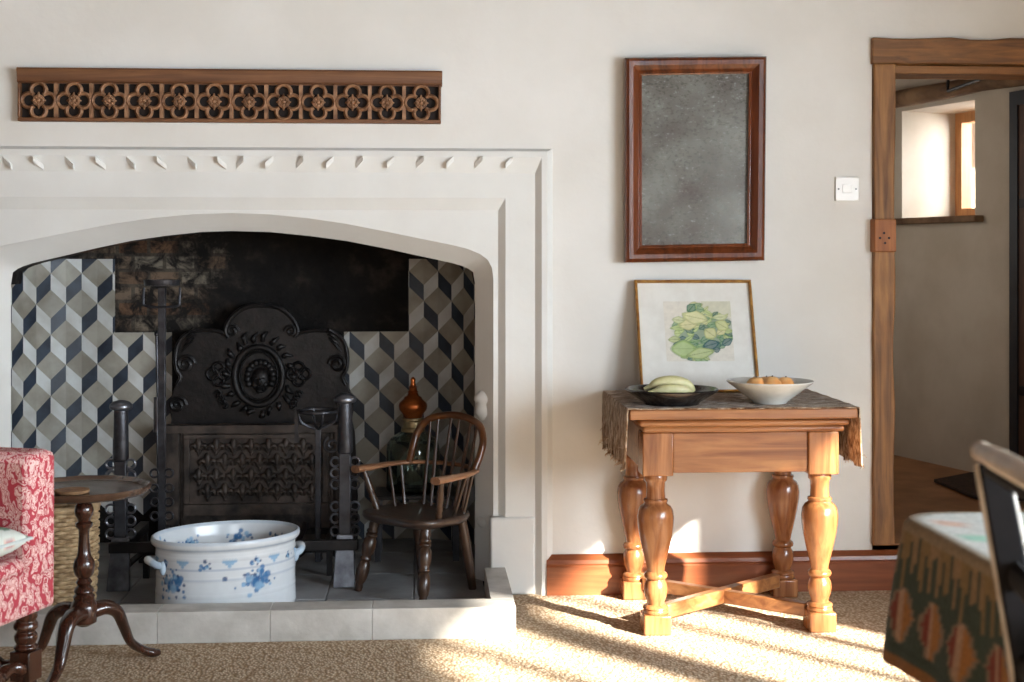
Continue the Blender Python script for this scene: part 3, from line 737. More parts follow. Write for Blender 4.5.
# ring-topped stand on the right
yc_ = 4.97; c = P(318, 411, yc_)
t = thing('cresset_stand', 'shorter iron stand with open ring top, behind the right andiron', 'fire iron', (c.x, yc_, HF)); zc = c.z-HF
f = MB(); f.box(-.010,.010,-.008,.008,.02,zc-.06); make('post', f, M['iron_grey'], t, bevel=.002)
f = MB(); f.tube([(.07*math.cos(q), .07*math.sin(q), zc) for q in np.linspace(0, 2*PI, 30)[:-1]], .006, 6, closed=True); make('ring', f, M['iron_grey'], t)
f = MB()
for q in (.3, PI/2+.3, PI+.3, 1.5*PI+.3): f.tube(catmull([(.07*math.cos(q),.07*math.sin(q),zc),(.062*math.cos(q),.062*math.sin(q),zc-.035),(.03*math.cos(q),.03*math.sin(q),zc-.055),(0,0,zc-.065)], 4), .005, 6)
make('rib', f, M['iron_grey'], t)
f = MB(); f.box(-.082,-.068,-.004,.004,zc-.11,zc+.004); make('hook', f, M['iron_grey'], t)
f = MB(); spiral(f, 332, 445, .03, 1.5, 1, .005, 2.0, yc_); make('scroll', f, M['iron_grey'], t, world=True)
f = MB(); f.tube(catmull([(-.12,-.05,.0),(0,0,.08),(.12,-.05,0)], 6), .01, 8); f.tube([(0,0,.07),(0,.12,.006)], .01, 8); make('foot', f, M['iron'], t)

# foot bath
TYc = 4.45; TZr = .222
c = P(226.5, 533, TYc); TR = math.radians(24)
tub = thing('foot_bath', 'large oval white china foot bath painted with blue flowers on the hearth', 'tub', (c.x, TYc, HF), TR)
ta_, tb_ = .234, .178
prof_o = [(.004,.90),(.0,.93),(.012,.945),(.06,.935),(.066,.942),(.072,.935),(.11,.932),(.116,.94),(.122,.932),(.172,.93),(.178,.942),(.184,.935),(.198,.935),(.206,.965),(.212,.992),(.221,1.0),(.229,.995),(.232,.975),(.230,.955),(.221,.935)]
prof_i = [(.19,.905),(.1,.885),(.03,.83),(.02,.75),(.018,0.01)]
def dense(pr, st=.006):
    o = []
    for (h0,r0),(h1,r1) in zip(pr[:-1], pr[1:]):
        n = max(1, int(max(abs(h1-h0), abs(r1-r0)*.2)/st))
        for k in range(n): o.append((h0+(h1-h0)*k/n, r0+(r1-r0)*k/n))
    return o+[pr[-1]]
WH = srgb(214,218,220)[:3]; BL = srgb(62,112,160)[:3]; LB = srgb(138,176,206)[:3]; DB = srgb(38,66,110)[:3]
rsb = random.Random(11)
def flower_list(cx, cz, n, sx, sz, r0, r1):
    return [(cx+rsb.gauss(0, sx), cz+rsb.gauss(0, sz), rsb.uniform(r0, r1), rsb.choice([BL, LB, BL, DB])) for _ in range(n)]
spots_o = []
for cx in (-2.62, -1.32, .3, 1.9): spots_o += flower_list(cx*.2, .105, 60, .024, .019, .003, .008)+[(cx*.2+dx, .105+dz, r, c_) for dx, dz, r, c_ in ((-.012,-.004,.015,BL),(.018,.004,.014,BL),(.0,-.016,.013,LB),(.03,.016,.010,BL),(-.03,.008,.010,LB))]
for k in range(18):
    cx = (-PI+2*PI*k/18)*.2
    spots_o += flower_list(cx, .162, 12, .010, .006, .003, .006) if k % 2 else [(cx+dx, .172-abs(dz), .0055, LB) for dx, dz in ((-.016,0),(-.008,.006),(0,.015),(.008,.006),(.016,0),(0,0),(0,.007),(-.008,0),(.008,0))]
spots_i = []
for cx in (-2.9, -2.2, -1.4, .55, 1.2, 1.95, 2.6): spots_i += flower_list(cx*.2, .170, 34, .018, .018, .003, .008)
def tubcol(co):
    t = np.arctan2(co[:,1]/tb_, co[:,0]/ta_); u = t*.2; z = co[:,2]; rad = np.hypot(co[:,0]/ta_, co[:,1]/tb_)
    rin = np.interp(z, [.03, .10, .19, .221, .24], [.86, .905, .915, .945, .95]); inside = rad < rin
    col = np.tile(np.array(list(WH)), (len(co), 1))
    def put(k, c):
        nonlocal col
        col = col*(1-k[:,None])+np.array(list(c))*k[:,None]
    for lst, msk in ((spots_o, ~inside), (spots_i, inside)):
        for a, b, r, cc in lst:
            d = np.hypot((u-a+PI*.2) % (.4*PI)-PI*.2, z-b)
            put(np.clip((r*1.25-d)/(r*.5), 0, 1)*.85*msk, cc)
    for zz, k in ((.181,.5),(.147,.3),(.116,.25),(.069,.25),(.208,.35)): put((np.abs(z-zz) < .002)*k*(~inside), BL)
    put((z > .222)*.25, LB)
    return np.hstack([col, np.ones((len(co), 1))])
tubcol.vec = True
f = MB(); f.lathe(dense(prof_o+prof_i, .0032), n=420, sx=ta_, sy=tb_)
make('basin', f, M['painted_china'], tub, colfn=tubcol, smooth=60)
for sg in (1,-1):
    f = MB(); pts = catmull([(sg*ta_*.90,-.045,.150),(sg*(ta_*.90+.022),-.035,.158),(sg*(ta_*.90+.034),0,.166),(sg*(ta_*.90+.022),.035,.158),(sg*ta_*.90,.045,.150)], 5)
    f.tube(pts, [.012,.011,.013,.011,.012], 10)
    for yy_ in (-.05,.05): f.ell((sg*ta_*.90, yy_*.9, .146), .012, .014, .022)
    make('handle', f, M['painted_china'], tub, smooth=60, colfn=lambda p: Vector(WH) if abs(p.y) < .03 else Vector(WH).lerp(Vector(LB), .5))

# glass carboy on an iron stand
YG = 5.13; c = P(413, 470, YG); zst = P(413, 491, YG).z
st = thing('trivet', 'black iron trivet stand carrying the glass carboy', 'stand', (c.x, YG, HF))
f = MB(); f.box(-.14,.17,-.10,.10,zst-HF-.014,zst-HF); make('top', f, M['iron'], st, bevel=.003)
for x, y in ((-.125,-.09),(.155,-.09),(-.125,.09),(.155,.09)): f = MB(); f.box(x-.011,x+.011,y-.006,y+.006,0,zst-HF-.014); make('leg', f, M['iron_grey'], st)
cb = thing('glass_carboy', 'big green glass carboy with turned copper-coloured stopper, behind the small chair', 'bottle', (c.x, YG, zst+.001))
hz = lambda y: P(413, y, YG).z-zst
f = MB(); R = .098
o = [(0,.01),(0,R*.9),(.012,R),(hz(452),R),(hz(444),R*.96),(hz(438),R*.82),(hz(434),R*.6),(hz(431),.040),(hz(426),.037)]
i_ = [(h-.004 if k > 3 else h+.006, r-.005) for k, (h, r) in enumerate(o[1:])]
f.lathe(o+[(hz(426),.032)]+[(h, max(r,.005)) for h, r in reversed(i_[:-1])]+[(.008,.004)], n=32, cap=True); make('glass_body', f, M['glass'], cb, smooth=60)
f = MB(); f.lathe([(hz(432),.041),(hz(431),.044),(hz(428),.043),(hz(427),.038),(hz(421),.037),(hz(420),.041),(hz(418),.04),(hz(418),.02)], n=24); make('collar', f, M['brass'], cb, smooth=40)
f = MB(); f.lathe([(hz(418),.03),(hz(417),.035),(hz(414),.038),(hz(410),.050),(hz(406),.0525),(hz(403),.050),(hz(399),.034),(hz(397),.031),(hz(396),.022),(hz(393),.017),(hz(392),.021),(hz(391),.016),(hz(388),.014),(hz(387),.018),(hz(386),.011),(hz(382),.008),(hz(380),.010),(hz(378),.006),(hz(377),.001)], n=24); make('stopper', f, M['copper'], cb, smooth=50)

# ------------------------------------------------------------------ child's windsor chair
CA = math.radians(-45)
wc = thing('windsor_chair', 'small dark wooden hoop-back Windsor armchair standing on the hearth', 'chair', (-.002, 4.60, HF), CA)
SH = .262
def seat_out(n=48):
    o = []
    for k in range(n):
        t = 2*PI*k/n; c_, s_ = math.cos(t), math.sin(t); e = 4.2 if s_ < 0 else 2.3
        o.append((.168*abs(c_)**(2/e)*(1 if c_ > 0 else -1), .145*abs(s_)**(2/e)*(1 if s_ > 0 else -1)))
    return o
so_ = seat_out(); f = MB(); n = len(so_); rings = []
for z, k in ((SH-.030,.90),(SH-.024,.96),(SH-.012,1.0),(SH-.003,.99),(SH,.96),(SH-.004,.75),(SH-.008,.4)): rings.append([Vector((x*k, y*k, z)) for x, y in so_])
vs = [p for r in rings for p in r]; fs = []
for i in range(len(rings)-1):
    for k in range(n): fs.append((i*n+k, i*n+(k+1) % n, (i+1)*n+(k+1) % n, (i+1)*n+k))
fs += [tuple(range(n-1,-1,-1)), tuple((len(rings)-1)*n+k for k in range(n))]; f.add(vs, fs)
make('seat', f, M['chair_wood'], wc, smooth=50)
turned = [(0,.012),(.06,.014),(.1,.012),(.13,.016),(.2,.020),(.28,.0215),(.36,.019),(.40,.014),(.42,.018),(.44,.0185),(.46,.015),(.5,.019),(.6,.0225),(.68,.021),(.72,.015),(.735,.019),(.755,.019),(.77,.015),(.79,.019),(.81,.019),(.83,.015),(.88,.017),(1,.015)]
for sg in (1,-1):
    f = MB(); f.lathe(turned, (sg*.150,-.135,0), (sg*.115,-.085,SH-.02), 16); make('leg', f, M['chair_leg'], wc, smooth=60)
for sg in (1,-1):
    f = MB(); f.lathe([(0,.013),(.3,.016),(.7,.017),(1,.014)], (sg*.118,.130,0), (sg*.105,.09,SH-.02), 12); make('leg', f, M['chair_leg'], wc, smooth=60)
AH = .392
arm = catmull([(-.185,-.115,AH),(-.182,-.04,AH),(-.176,.05,AH+.002),(-.13,.13,AH+.003),(0,.165,AH+.004),(.13,.13,AH+.003),(.176,.05,AH+.002),(.182,-.04,AH),(.185,-.115,AH)], 6)
f = MB(); f.tube(arm, [.022,.019,.014,.012,.012,.012,.014,.019,.022], 10, asp=.6, up=(0,0,1)); make('arm_rail', f, M['chair_arm'], wc, smooth=60)
bowp = catmull([(-.150,.10,AH),(-.156,.125,AH+.055),(-.150,.145,AH+.105),(-.108,.163,AH+.150),(0,.174,AH+.168),(.108,.163,AH+.150),(.150,.145,AH+.105),(.156,.125,AH+.055),(.150,.10,AH)], 6)
f = MB(); f.tube(bowp, .0125, 10); make('hoop', f, M['chair_bow'], wc, smooth=60)
def bow_at(x):
    best = min((p for p in bowp if p.z > AH+.05), key=lambda p: abs(p.x-x)); return best
def arm_at(x, back=True):
    return min((p for p in arm if (p.y > .04) == back), key=lambda p: abs(p.x-x))
for x in (-.105,-.063,-.021,.021,.063,.105):
    f = MB(); b = bow_at(x*1.08); a = Vector((x*.85, .108, SH-.01)); m = a.lerp(b, .5); f.tube([a, m, b], [.0055,.0062,.0042], 8); make('spindle', f, M['chair_leg'], wc)
for sg in (1,-1):
    for y0_, y1_ in ((.075,.085),(.03,.035)):
        f = MB(); q = min((p for p in arm if p.x*sg > 0), key=lambda p: abs(p.y-y1_)); f.tube([(sg*.135, y0_-.01, SH-.01), q], [.006,.005], 8); make('spindle', f, M['chair_leg'], wc)
    f = MB(); f.lathe([(0,.009),(.15,.012),(.22,.0095),(.27,.013),(.31,.010),(.36,.013),(.40,.010),(.55,.0125),(.8,.010),(1,.009)], (sg*.140,-.055,SH-.01), (sg*.180,-.082,AH), 12); make('arm_post', f, M['chair_leg'], wc, smooth=60)

# ------------------------------------------------------------------ carved panel above the fireplace
YP = W-.03
a = P(17.5, 121, YP); b = P(441, 68, YP)
PX0, PX1 = a.x, b.x; PZ0, PZ1 = a.z, P(230, 69.5, YP).z; 
pn = thing('carved_panel', 'long narrow oak panel of pierced quatrefoils fixed above the fireplace', 'panel', ((PX0+PX1)/2, W, PZ0))
zc0 = P(230, 118.5, YP).z; zc1 = P(230, 84.5, YP).z
f = MB(); f.box(PX0+.004, PX1-.004, W-.012, W-.001, PZ0+.004, PZ1-.004); make('backing', f, M['oak_dark'], pn, world=True)
f = MB()
pr = [(W-.002,PZ1),(W-.040,PZ1),(W-.044,PZ1-.006),(W-.040,PZ1-.016),(W-.036,PZ1-.036),(W-.038,PZ1-.044),(W-.030,zc1+.002),(W-.030,zc1),(W-.002,zc1)]
A = [Vector((PX0,y,z)) for y, z in pr]; B = [Vector((PX1+.004,y,z)) for y, z in pr]; n = len(pr)
f.add(A+B, [(i,(i+1) % n,n+(i+1) % n,n+i) for i in range(n)]+[tuple(range(n-1,-1,-1)), tuple(range(n,2*n))]); make('cornice', f, M['oak_panel'], pn, world=True, smooth=30)
f = MB(); f.box(PX0, PX1, W-.032, W-.002, PZ0, zc0); f.box(PX0, PX0+.009, W-.032, W-.002, zc0, zc1); f.box(PX1-.009, PX1, W-.032, W-.002, zc0, zc1); make('bottom_rail', f, M['oak_panel'], pn, world=True, bevel=.003)
nq = 12; uw = (PX1-PX0-.018)/nq
for k in range(nq):
    cx = PX0+.009+uw*(k+.5); cz = (zc0+zc1)/2; hh = (zc1-zc0)/2; hw = uw/2
    f = MB()
    if k < nq-1: f.box(cx+hw-.006, cx+hw+.006, W-.031, W-.011, zc0, zc1)
    for q in range(4):
        ang = q*PI/2; ux, uz = math.cos(ang), math.sin(ang); rr = hw*.40 if ux else hh*.40
        ox, oz = cx+ux*(hw-.006-hw*.40+.002), cz+uz*(hh-hh*.40)
        tt = np.linspace(ang-PI*.72, ang+PI*.72, 18)
        f.tube([Vector((ox+hw*.42*math.cos(t), W-.024, oz+hh*.42*math.sin(t))) for t in tt], .0072, 6, asp=1.4, up=(0,1,0))
        f.tube([Vector((ox-ux*.006, W-.022, oz-uz*.006)), Vector((cx+ux*.012, W-.026, cz+uz*.012))], [.002,.007], 6)
    qf = make('quatrefoil', f, M['oak_carve'], pn, world=True, smooth=60)
    f = MB(); c = Vector((cx, W-.026, cz)); f.ell(c, .007, .007, .007, 8, 6)
    for j in range(8): f.ell(c+Vector((.0115*math.cos(j*PI/4), .002, .0115*math.sin(j*PI/4))), .0052, .006, .0052, 6, 4)
    f.tube([c+Vector((.017*math.cos(t), .003, .017*math.sin(t))) for t in np.linspace(0, 2*PI, 17)[:-1]], .0032, 5, closed=True)
    make('rosette', f, M['oak_carve'], qf, world=True, smooth=60)

# ------------------------------------------------------------------ mirror, picture, switch
YM = W-.06
c4 = [P(625.5, 57.5, YM), P(767, 56, YM), P(765, 260.5, YM), P(625.5, 262.5, YM)]
mr = thing('wall_mirror', 'tall foxed mirror in a dark reddish wood frame hanging on the wall', 'mirror', ((c4[0].x+c4[1].x)/2, W, c4[3].z))
cen = sum(c4, Vector())/4
def inset(d): return [Vector((p.x+(d if p.x < cen.x else -d), p.y, p.z+(d if p.z < cen.z else -d))) for p in c4]
f = MB(); pr = [(.05,.018),(0,.018),(0,.054),(.004,.060),(.012,.066),(.026,.064),(.040,.054),(.048,.046),(.052,.048),(.057,.046),(.057,.028)]
rg = [[Vector((p.x, W-h, p.z)) for p in inset(d)] for d, h in pr]
for a, b in zip(rg[:-1], rg[1:]): f.add(a+b, [(i, (i+1) % 4, 4+(i+1) % 4, 4+i) for i in range(4)])
make('frame', f, M['rosewood'], mr, world=True, smooth=25)
f = MB(); q = inset(.054); f.prism([Vector((p.x, W-.032, p.z)) for p in q], (0,.008,0)); make('glass', f, M['mirror'], mr, world=True)

pt = [P(634, 281, W-.022), P(750, 280, W-.022)]; yb2 = W-.135
TZ = .680
bw = pt[1].x-pt[0].x; bl = Vector((pt[0].x+.004, yb2, TZ)); up_ = (Vector((pt[0].x, W-.022, pt[0].z))-bl); hgt = up_.length; up_.normalize(); rt_ = Vector((1,0,0)); nr = rt_.cross(up_).normalized()
nr = nr if nr.y < 0 else -nr
pc = thing('framed_picture', 'gilt-framed watercolour of green leaves leaning on the wall behind the bowls', 'picture', bl)
def pp(u, v, d=0): return bl+rt_*u+up_*v+nr*d
f = MB(); pr = [(0,0),(0,.014),(.003,.018),(.007,.018),(.009,.012),(.009,.004)]
rg = [[pp(e, e, h), pp(bw-e, e, h), pp(bw-e, hgt-e, h), pp(e, hgt-e, h)] for e, h in pr]
for a, b in zip(rg[:-1], rg[1:]): f.add(a+b, [(i, (i+1) % 4, 4+(i+1) % 4, 4+i) for i in range(4)])
make('frame', f, M['gold'], pc, world=True, smooth=25)
f = MB(); f.prism([pp(.006,.006,.004), pp(bw-.006,.006,.004), pp(bw-.006,hgt-.006,.004), pp(.006,hgt-.006,.004)], -nr*.004); make('mount', f, M['mat'], pc, world=True)
# painted sheet
pu0, pu1 = bw*.235, bw*.81; pv0, pv1 = hgt*.275, hgt*.81
rsl = random.Random(21); leaves = []
def sil(v): return np.interp(v, [0,.15,.3,.45,.6,.7,.8,.95], [.32,.12,.07,.10,.09,.20,.30,.40]), np.interp(v, [0,.15,.3,.45,.6,.7,.8,.95], [.60,.74,.96,1.04,1.04,.98,.72,.52])
for k in range(120):
    v = rsl.uniform(.02,.93); u0, u1 = sil(v); u = rsl.uniform(u0+.04, u1-.04)
    lum = rsl.random(); upper = v > .42
    if upper: cc = rsl.choice([srgb(206,208,146), srgb(182,198,124), srgb(120,156,110), srgb(214,208,150), srgb(70,112,92)])
    else: cc = rsl.choice([srgb(168,190,118), srgb(130,168,108), srgb(62,112,98), srgb(44,92,96), srgb(176,186,120), srgb(96,140,100)])
    leaves.append((u, v, rsl.uniform(.05,.11), rsl.uniform(.03,.06), rsl.uniform(-.9,.9), Vector(cc[:3])))
for u, v, a, b_, r, cc in ((.34,.60,.15,.09,.1,srgb(212,206,146)),(.45,.72,.20,.11,-.25,srgb(216,214,156)),(.66,.45,.11,.10,-.7,srgb(206,204,140)),(.84,.58,.12,.09,-.6,srgb(200,204,134)),(.20,.68,.10,.06,-.1,srgb(200,206,150)),(.82,.72,.12,.05,.05,srgb(206,210,156)),(.40,.88,.09,.07,.9,srgb(70,120,92)),(.66,.26,.14,.08,.3,srgb(42,90,98)),(.9,.3,.1,.06,.6,srgb(48,98,104)),(.25,.2,.2,.14,0,srgb(168,192,118)),(.5,.12,.22,.09,.2,srgb(184,196,128))):
    leaves.append((u, v, a, b_, r, Vector(cc[:3])))
paper = Vector(srgb(222,216,202)[:3]); dk = Vector(srgb(40,72,62)[:3])
def leafcol(u, v):
    col = paper.copy()
    u0, u1 = sil(v); wash = max(0, min((u-u0+.03)*6, (u1-u+.03)*6, 1, (v+.02)*6, (.98-v)*6)); col = col.lerp(Vector(srgb(96,132,98)[:3]), wash*.72)
    if u > .55 and v > .72: col = col.lerp(Vector(srgb(198,198,168)[:3]), .6)
    for (a, b_, la, lb, r, cc) in leaves:
        x, y = u-a, v-b_; c_, s_ = math.cos(r), math.sin(r); x, y = x*c_+y*s_, -x*s_+y*c_
        d = (x/la)**2+(y/(lb*(1.15-abs(x/la)*.5)))**2
        if d < 1:
            k = cc.lerp(paper, .18) if d < .5 else cc.lerp(dk, min(1, (d-.5)/.5)*.6)
            if abs(y) < .006 and d < .7: k = cc.lerp(dk, .35)
            col = col.lerp(k, .9 if d < .8 else .5)
    return col
NU = 130; f = MB(); f.grid(lambda i, j: pp(pu0+(pu1-pu0)*i, pv0+(pv1-pv0)*j, .0052), NU, NU)
def pcol(p):
    q = p-bl; u = q.dot(rt_); v = q.dot(up_); return leafcol((u-pu0)/(pu1-pu0), (v-pv0)/(pv1-pv0))
make('painting', f, M['watercolour'], pc, world=True, colfn=pcol)

a = P(835.5, 201.5, W-.008); b = P(859, 176.5, W-.008)
sw = thing('light_switch', 'square white light switch on the wall left of the doorway', 'switch', ((a.x+b.x)/2, W, (a.z+b.z)/2))
hs = (b.x-a.x)/2
f = MB(); f.box(-hs, hs, -.009, -.0005, -hs, hs); make('plate', f, M['plastic'], sw, bevel=.002)
f = MB(); f.box(-.017, .017, -.012, -.009, -.014, .014); make('rocker', f, M['plastic'], sw, bevel=.0012)
for x in (-.03, .03): f = MB(); f.lathe([(0,.0035),(1,.003)], (x,-.0085,0), (x,-.0105,0), 10); make('screw', f, M['screw'], sw)

# ------------------------------------------------------------------ oak side table
TX0, TX1, TY0, TY1 = P(630, 408, 4.06).x, P(862, 408, 4.06).x-.012, 4.06, 4.625
tt = thing('side_table', 'honey oak side table with bulbous turned legs and crossed stretchers', 'table', ((TX0+TX1)/2, (TY0+TY1)/2, 0))
f = MB(); f.box(TX0, TX1, TY0, TY1, TZ-.033, TZ-.003); make('tabletop', f, M['table_wood'], tt, world=True, bevel=.004)
lxs = [P(656.5, 640, 4.14).x, P(821, 640, 4.14).x]; lys = [4.155, 4.585]
hB = .046; zbk0 = P(700, 476, 4.11).z; zbk1 = TZ-.036
f = MB(); x0, x1 = lxs[0]-hB-.012, lxs[1]+hB+.03; yA, yB_ = lys[0]-hB-.012, min(lys[1]+hB, TY1-.004)
for e, za, zb2 in ((.0,TZ-.058,TZ-.039),(-.010,TZ-.077,TZ-.058)):
    f.box(x0-e*0+(-.0 if e == 0 else .012), x1-(.0 if e == 0 else .012), yA+(0 if e == 0 else .008), yB_, za, zb2)
make('moulding', f, M['table_wood'], tt, world=True, bevel=.008)
zf = TZ-.078
f = MB()
f.box(lxs[0]+hB, lxs[1]-hB, lys[0]-hB+.010, lys[0]-hB+.03, zbk0+.008, zf); f.box(lxs[0]+hB, lxs[1]-hB, lys[1]+hB-.03, lys[1]+hB-.01, zbk0+.008, zf)
f.box(lxs[0]-hB+.01, lxs[0]-hB+.03, lys[0]+hB, lys[1]-hB, zbk0+.008, zf); f.box(lxs[1]+hB-.03, lxs[1]+hB-.01, lys[0]+hB, lys[1]-hB, zbk0+.008, zf)
make('frieze', f, M['table_wood'], tt, world=True, bevel=.003)
Zp = lambda y: P(657, y, 4.15).z
lp = [(614,.030),(613,.037),(611,.039),(609,.036),(607.5,.039),(605.5,.037),(604,.026),(601,.027),(596,.033),(589,.036),(583,.033),(579,.026),(577.5,.034),(575,.036),(573,.033),(571,.026),(566,.028),(558,.034),(547,.042),(536,.049),(526,.0535),(517,.055),(510,.052),(506,.045),(504,.036),(502.5,.034),(501,.037),(499,.036),(498,.029),(490,.0275),(482,.029),(480,.034),(477,.035),(475,.034)]
for y in lys:
    for x in lxs:
        f = MB(); f.lathe([(Zp(q), r) for q, r in lp], (x, y, 0), None, 28)
        lg = make('leg', f, M['table_leg'], tt, world=True, smooth=50)
        f = MB(); f.box(x-hB, x+hB, y-hB, y+hB, zbk0, zf+.001); make('post_block', f, M['table_leg'], lg, world=True, bevel=.004)
        f = MB(); f.box(x-.041, x+.041, y-.041, y+.041, 0, Zp(613)); make('foot_block', f, M['table_leg'], lg, world=True, bevel=.005)
f = MB(); f.bar((lxs[0]+.03, lys[0]+.03, .056), (lxs[1]-.03, lys[1]-.03, .056), .034, .044); make('stretcher', f, M['table_wood'], tt, world=True, bevel=.004)
f = MB(); f.bar((lxs[1]-.03, lys[0]+.03, .054), (lxs[0]+.03, lys[1]-.03, .054), .034, .040); make('stretcher', f, M['table_wood'], tt, world=True, bevel=.004)
# runner over the table ends
rn = thing('table_runner', 'fringed brown woven runner hanging over both ends of the side table', 'cloth', ((TX0+TX1)/2, (TY0+TY1)/2, TZ-.003))
rr_ = random.Random(4)
drop = .175; Lx = TX1-TX0
path = [(-.006, -drop), (-.010, -drop*.7), (-.007, -drop*.35), (-.005, -.02), (0.002, 0.0015)]
def run(u, v):
    L = drop+Lx+drop; s = u*L
    y = TY0+.004+(TY1-TY0-.012)*v
    wv = .006*math.sin(v*19+1)+.004*math.sin(v*43)
    if s < drop:
        k = 1-s/drop; x = TX0-.008-abs(wv)*1.3*k; z = TZ+.0005-(.002 if k < .05 else 0)-k*(drop+.010*math.sin(v*31))
    elif s > drop+Lx:
        k = (s-drop-Lx)/drop; x = TX1+.008+abs(wv)*1.3*k; z = TZ+.0005-k*(drop+.006*math.sin(v*27))
    else:
        t = (s-drop)/Lx; x = TX0-.008+(Lx+.016)*t; z = TZ+.0005+.0008*math.sin(v*30+s*40)
        y += .004*math.sin(s*50)*(1 if v < .5 else 0)*(.3)
    return Vector((x, y, z))
f = MB(); f.grid(run, 110, 46); make('cloth', f, M['runner'], rn, world=True, smooth=60, solid=.004)
f = MB()
for sgn, u in ((-1, 0.0), (1, 1.0)):
    for k in range(44):
        p = run(u, min(1, max(0, (k+rr_.random())/60))); p = p+Vector((sgn*.002, 0, .004)); q = p+Vector((sgn*rr_.uniform(-.002,.010), rr_.uniform(-.006,.006), -rr_.uniform(.003,.014))); f.tube([p, (p+q)/2+Vector((sgn*.003,0,0)), q], [.0012,.001,.0007], 4)
for k in range(24):      # loose threads on the outer faces
    sgn = rr_.choice((-1,1)); p = run(.01+.05*rr_.random() if sgn < 0 else .94+.05*rr_.random(), rr_.random()); f.tube([p, p+Vector((sgn*.008, rr_.uniform(-.004,.004), .004)), p+Vector((sgn*.014, rr_.uniform(-.008,.008), -.004))], .0009, 4)
fg = make('fringe', f, M['runner'], rn, world=True); fg['kind'] = 'stuff'
# bowls and fruit
TT = TZ+.0022
def bowl(name, label, px, y, prof, mat):
    c = P(px, 390, y); return thing(name, label, 'bowl', (c.x, y, TT), 0, 'bowls on the side table')
b1 = bowl('bowl', 'wide shallow black glazed bowl on the left of the side table', 671.5, 4.175, None, None)
f = MB(); f.lathe([(h*.76, r) for h, r in [(0,.075),(.0,.082),(.008,.085),(.03,.112),(.05,.136),(.058,.141),(.062,.139),(.060,.133),(.05,.124),(.03,.098),(.014,.07),(.012,.002)]], n=48); make('body', f, M['black_glaze'], b1, smooth=50)
b2 = bowl('bowl', 'pale grey glazed bowl on the right of the side table, holding round fruit', 770, 4.18, None, None)
f = MB(); f.lathe([(h*.92, r) for h, r in [(0,.045),(0,.050),(.006,.053),(.03,.082),(.055,.112),(.066,.126),(.071,.131),(.074,.130),(.072,.122),(.058,.106),(.034,.076),(.016,.05),(.013,.002)]], n=48); make('body', f, M['pale_glaze'], b2, smooth=50)
L1 = Vector(b1.location)
def banana(pts, rad, label, k):
    f = MB(); pts = catmull([L1+Vector((p[0], p[1], p[2]*.86)) for p in pts], 8); f.tube(pts, rad, 10); base = pts[0]
    t = thing('banana', label, 'banana', base, 0, 'bananas in the black bowl'); make('fruit', f, M['peel'], t, world=True, smooth=50)
    f = MB(); e = pts[0]-pts[1]; e.normalize(); f.tube([pts[0]-e*.002, pts[0]+e*.018], [.008,.006], 8); make('stalk', f, M['peel'], t, world=True)
R_ = [.006,.013,.0165,.0175,.0175,.016,.012,.005]
banana([(-.066,.0,.060),(-.04,-.005,.074),(0.005,-.008,.079),(.045,-.008,.068),(.068,-.006,.044)], R_, 'greenish cream banana lying uppermost in the black bowl', 0)
banana([(-.060,-.045,.048),(-.03,-.050,.055),(.005,-.050,.055),(.038,-.045,.047),(.058,-.035,.036)], R_, 'greenish cream banana at the front of the black bowl, under the uppermost one', 1)
L2 = Vector(b2.location)
for dx, dy, dz, r, lab in ((-.045,-.01,.056,.030,'pale round fruit at the left of the grey bowl'),(.0,-.02,.058,.031,'orange round fruit in the middle of the grey bowl'),(.047,.0,.057,.028,'tan round fruit at the right of the grey bowl'),(.0,.05,.054,.028,'round fruit at the back of the grey bowl, nearest the wall')):
    o = L2+Vector((dx, dy, dz-.005)); t = thing('peach', lab, 'fruit', o, 0, 'round fruit in the grey bowl')
    f = MB(); f.lathe([(-r,.004),(-r*.9,r*.45),(-r*.5,r*.87),(0,r),(r*.45,r*.9),(r*.8,r*.6),(r*.92,r*.3),(r*.84,.002)], o, None, 20); make('flesh', f, M['fruit'], t, world=True, smooth=70)
    f = MB(); f.tube([o+Vector((0,0,r*.82)), o+Vector((.003,0,r*1.02))], [.0025,.002], 6); make('stem', f, M['chair_leg'], t, world=True)

# ------------------------------------------------------------------ tripod wine table, coaster, basket
YT = 3.87; c = P(84, 488, YT); tz = c.z
wt = thing('tripod_table', 'dark mahogany tripod wine table with round scalloped top beside the armchair', 'table', (c.x, YT, 0))
f = MB(); nseg = 96; RT = .176
def piec(prof):
    vs = []; fs = []
    for r, z in prof:
        for k in range(nseg):
            t = 2*PI*k/nseg; s = 1+(.022*abs(math.sin(t*6)) if r > .14 else 0); vs.append((r*s*math.cos(t), r*s*math.sin(t), z))
    for i in range(len(prof)-1):
        for k in range(nseg): fs.append((i*nseg+k, i*nseg+(k+1) % nseg, (i+1)*nseg+(k+1) % nseg, (i+1)*nseg+k))
    fs += [tuple(range(nseg-1,-1,-1)), tuple((len(prof)-1)*nseg+k for k in range(nseg))]; f.add(vs, fs)
piec([(.05,tz-.016),(.165,tz-.014),(.173,tz-.006),(.175,tz+.004),(.172,tz+.008),(.167,tz+.006),(.160,tz-.002),(.155,tz-.003),(.01,tz-.003)])
make('tabletop', f, M['mahog_x'], wt, smooth=45)
zz = lambda y: P(84, y, YT).z
f = MB()
f.lathe([(zz(q), r) for q, r in [(q, r*1.12) for q, r in [(626,.012),(622,.030),(606,.034),(603,.030),(599,.024),(596,.026),(593,.020),(591,.024),(588,.022),(585,.015),(582,.02),(578,.014),(574,.022),(566,.026),(560,.023),(556,.017),(550,.0145),(535,.012),(529,.0135),(526,.020),(523,.021),(521,.014),(518,.016),(515,.021),(510,.023),(505,.020),(502,.014),(497,.02),(494,.031)]]], n=24)
make('pedestal', f, M['mahog'], wt, smooth=45)
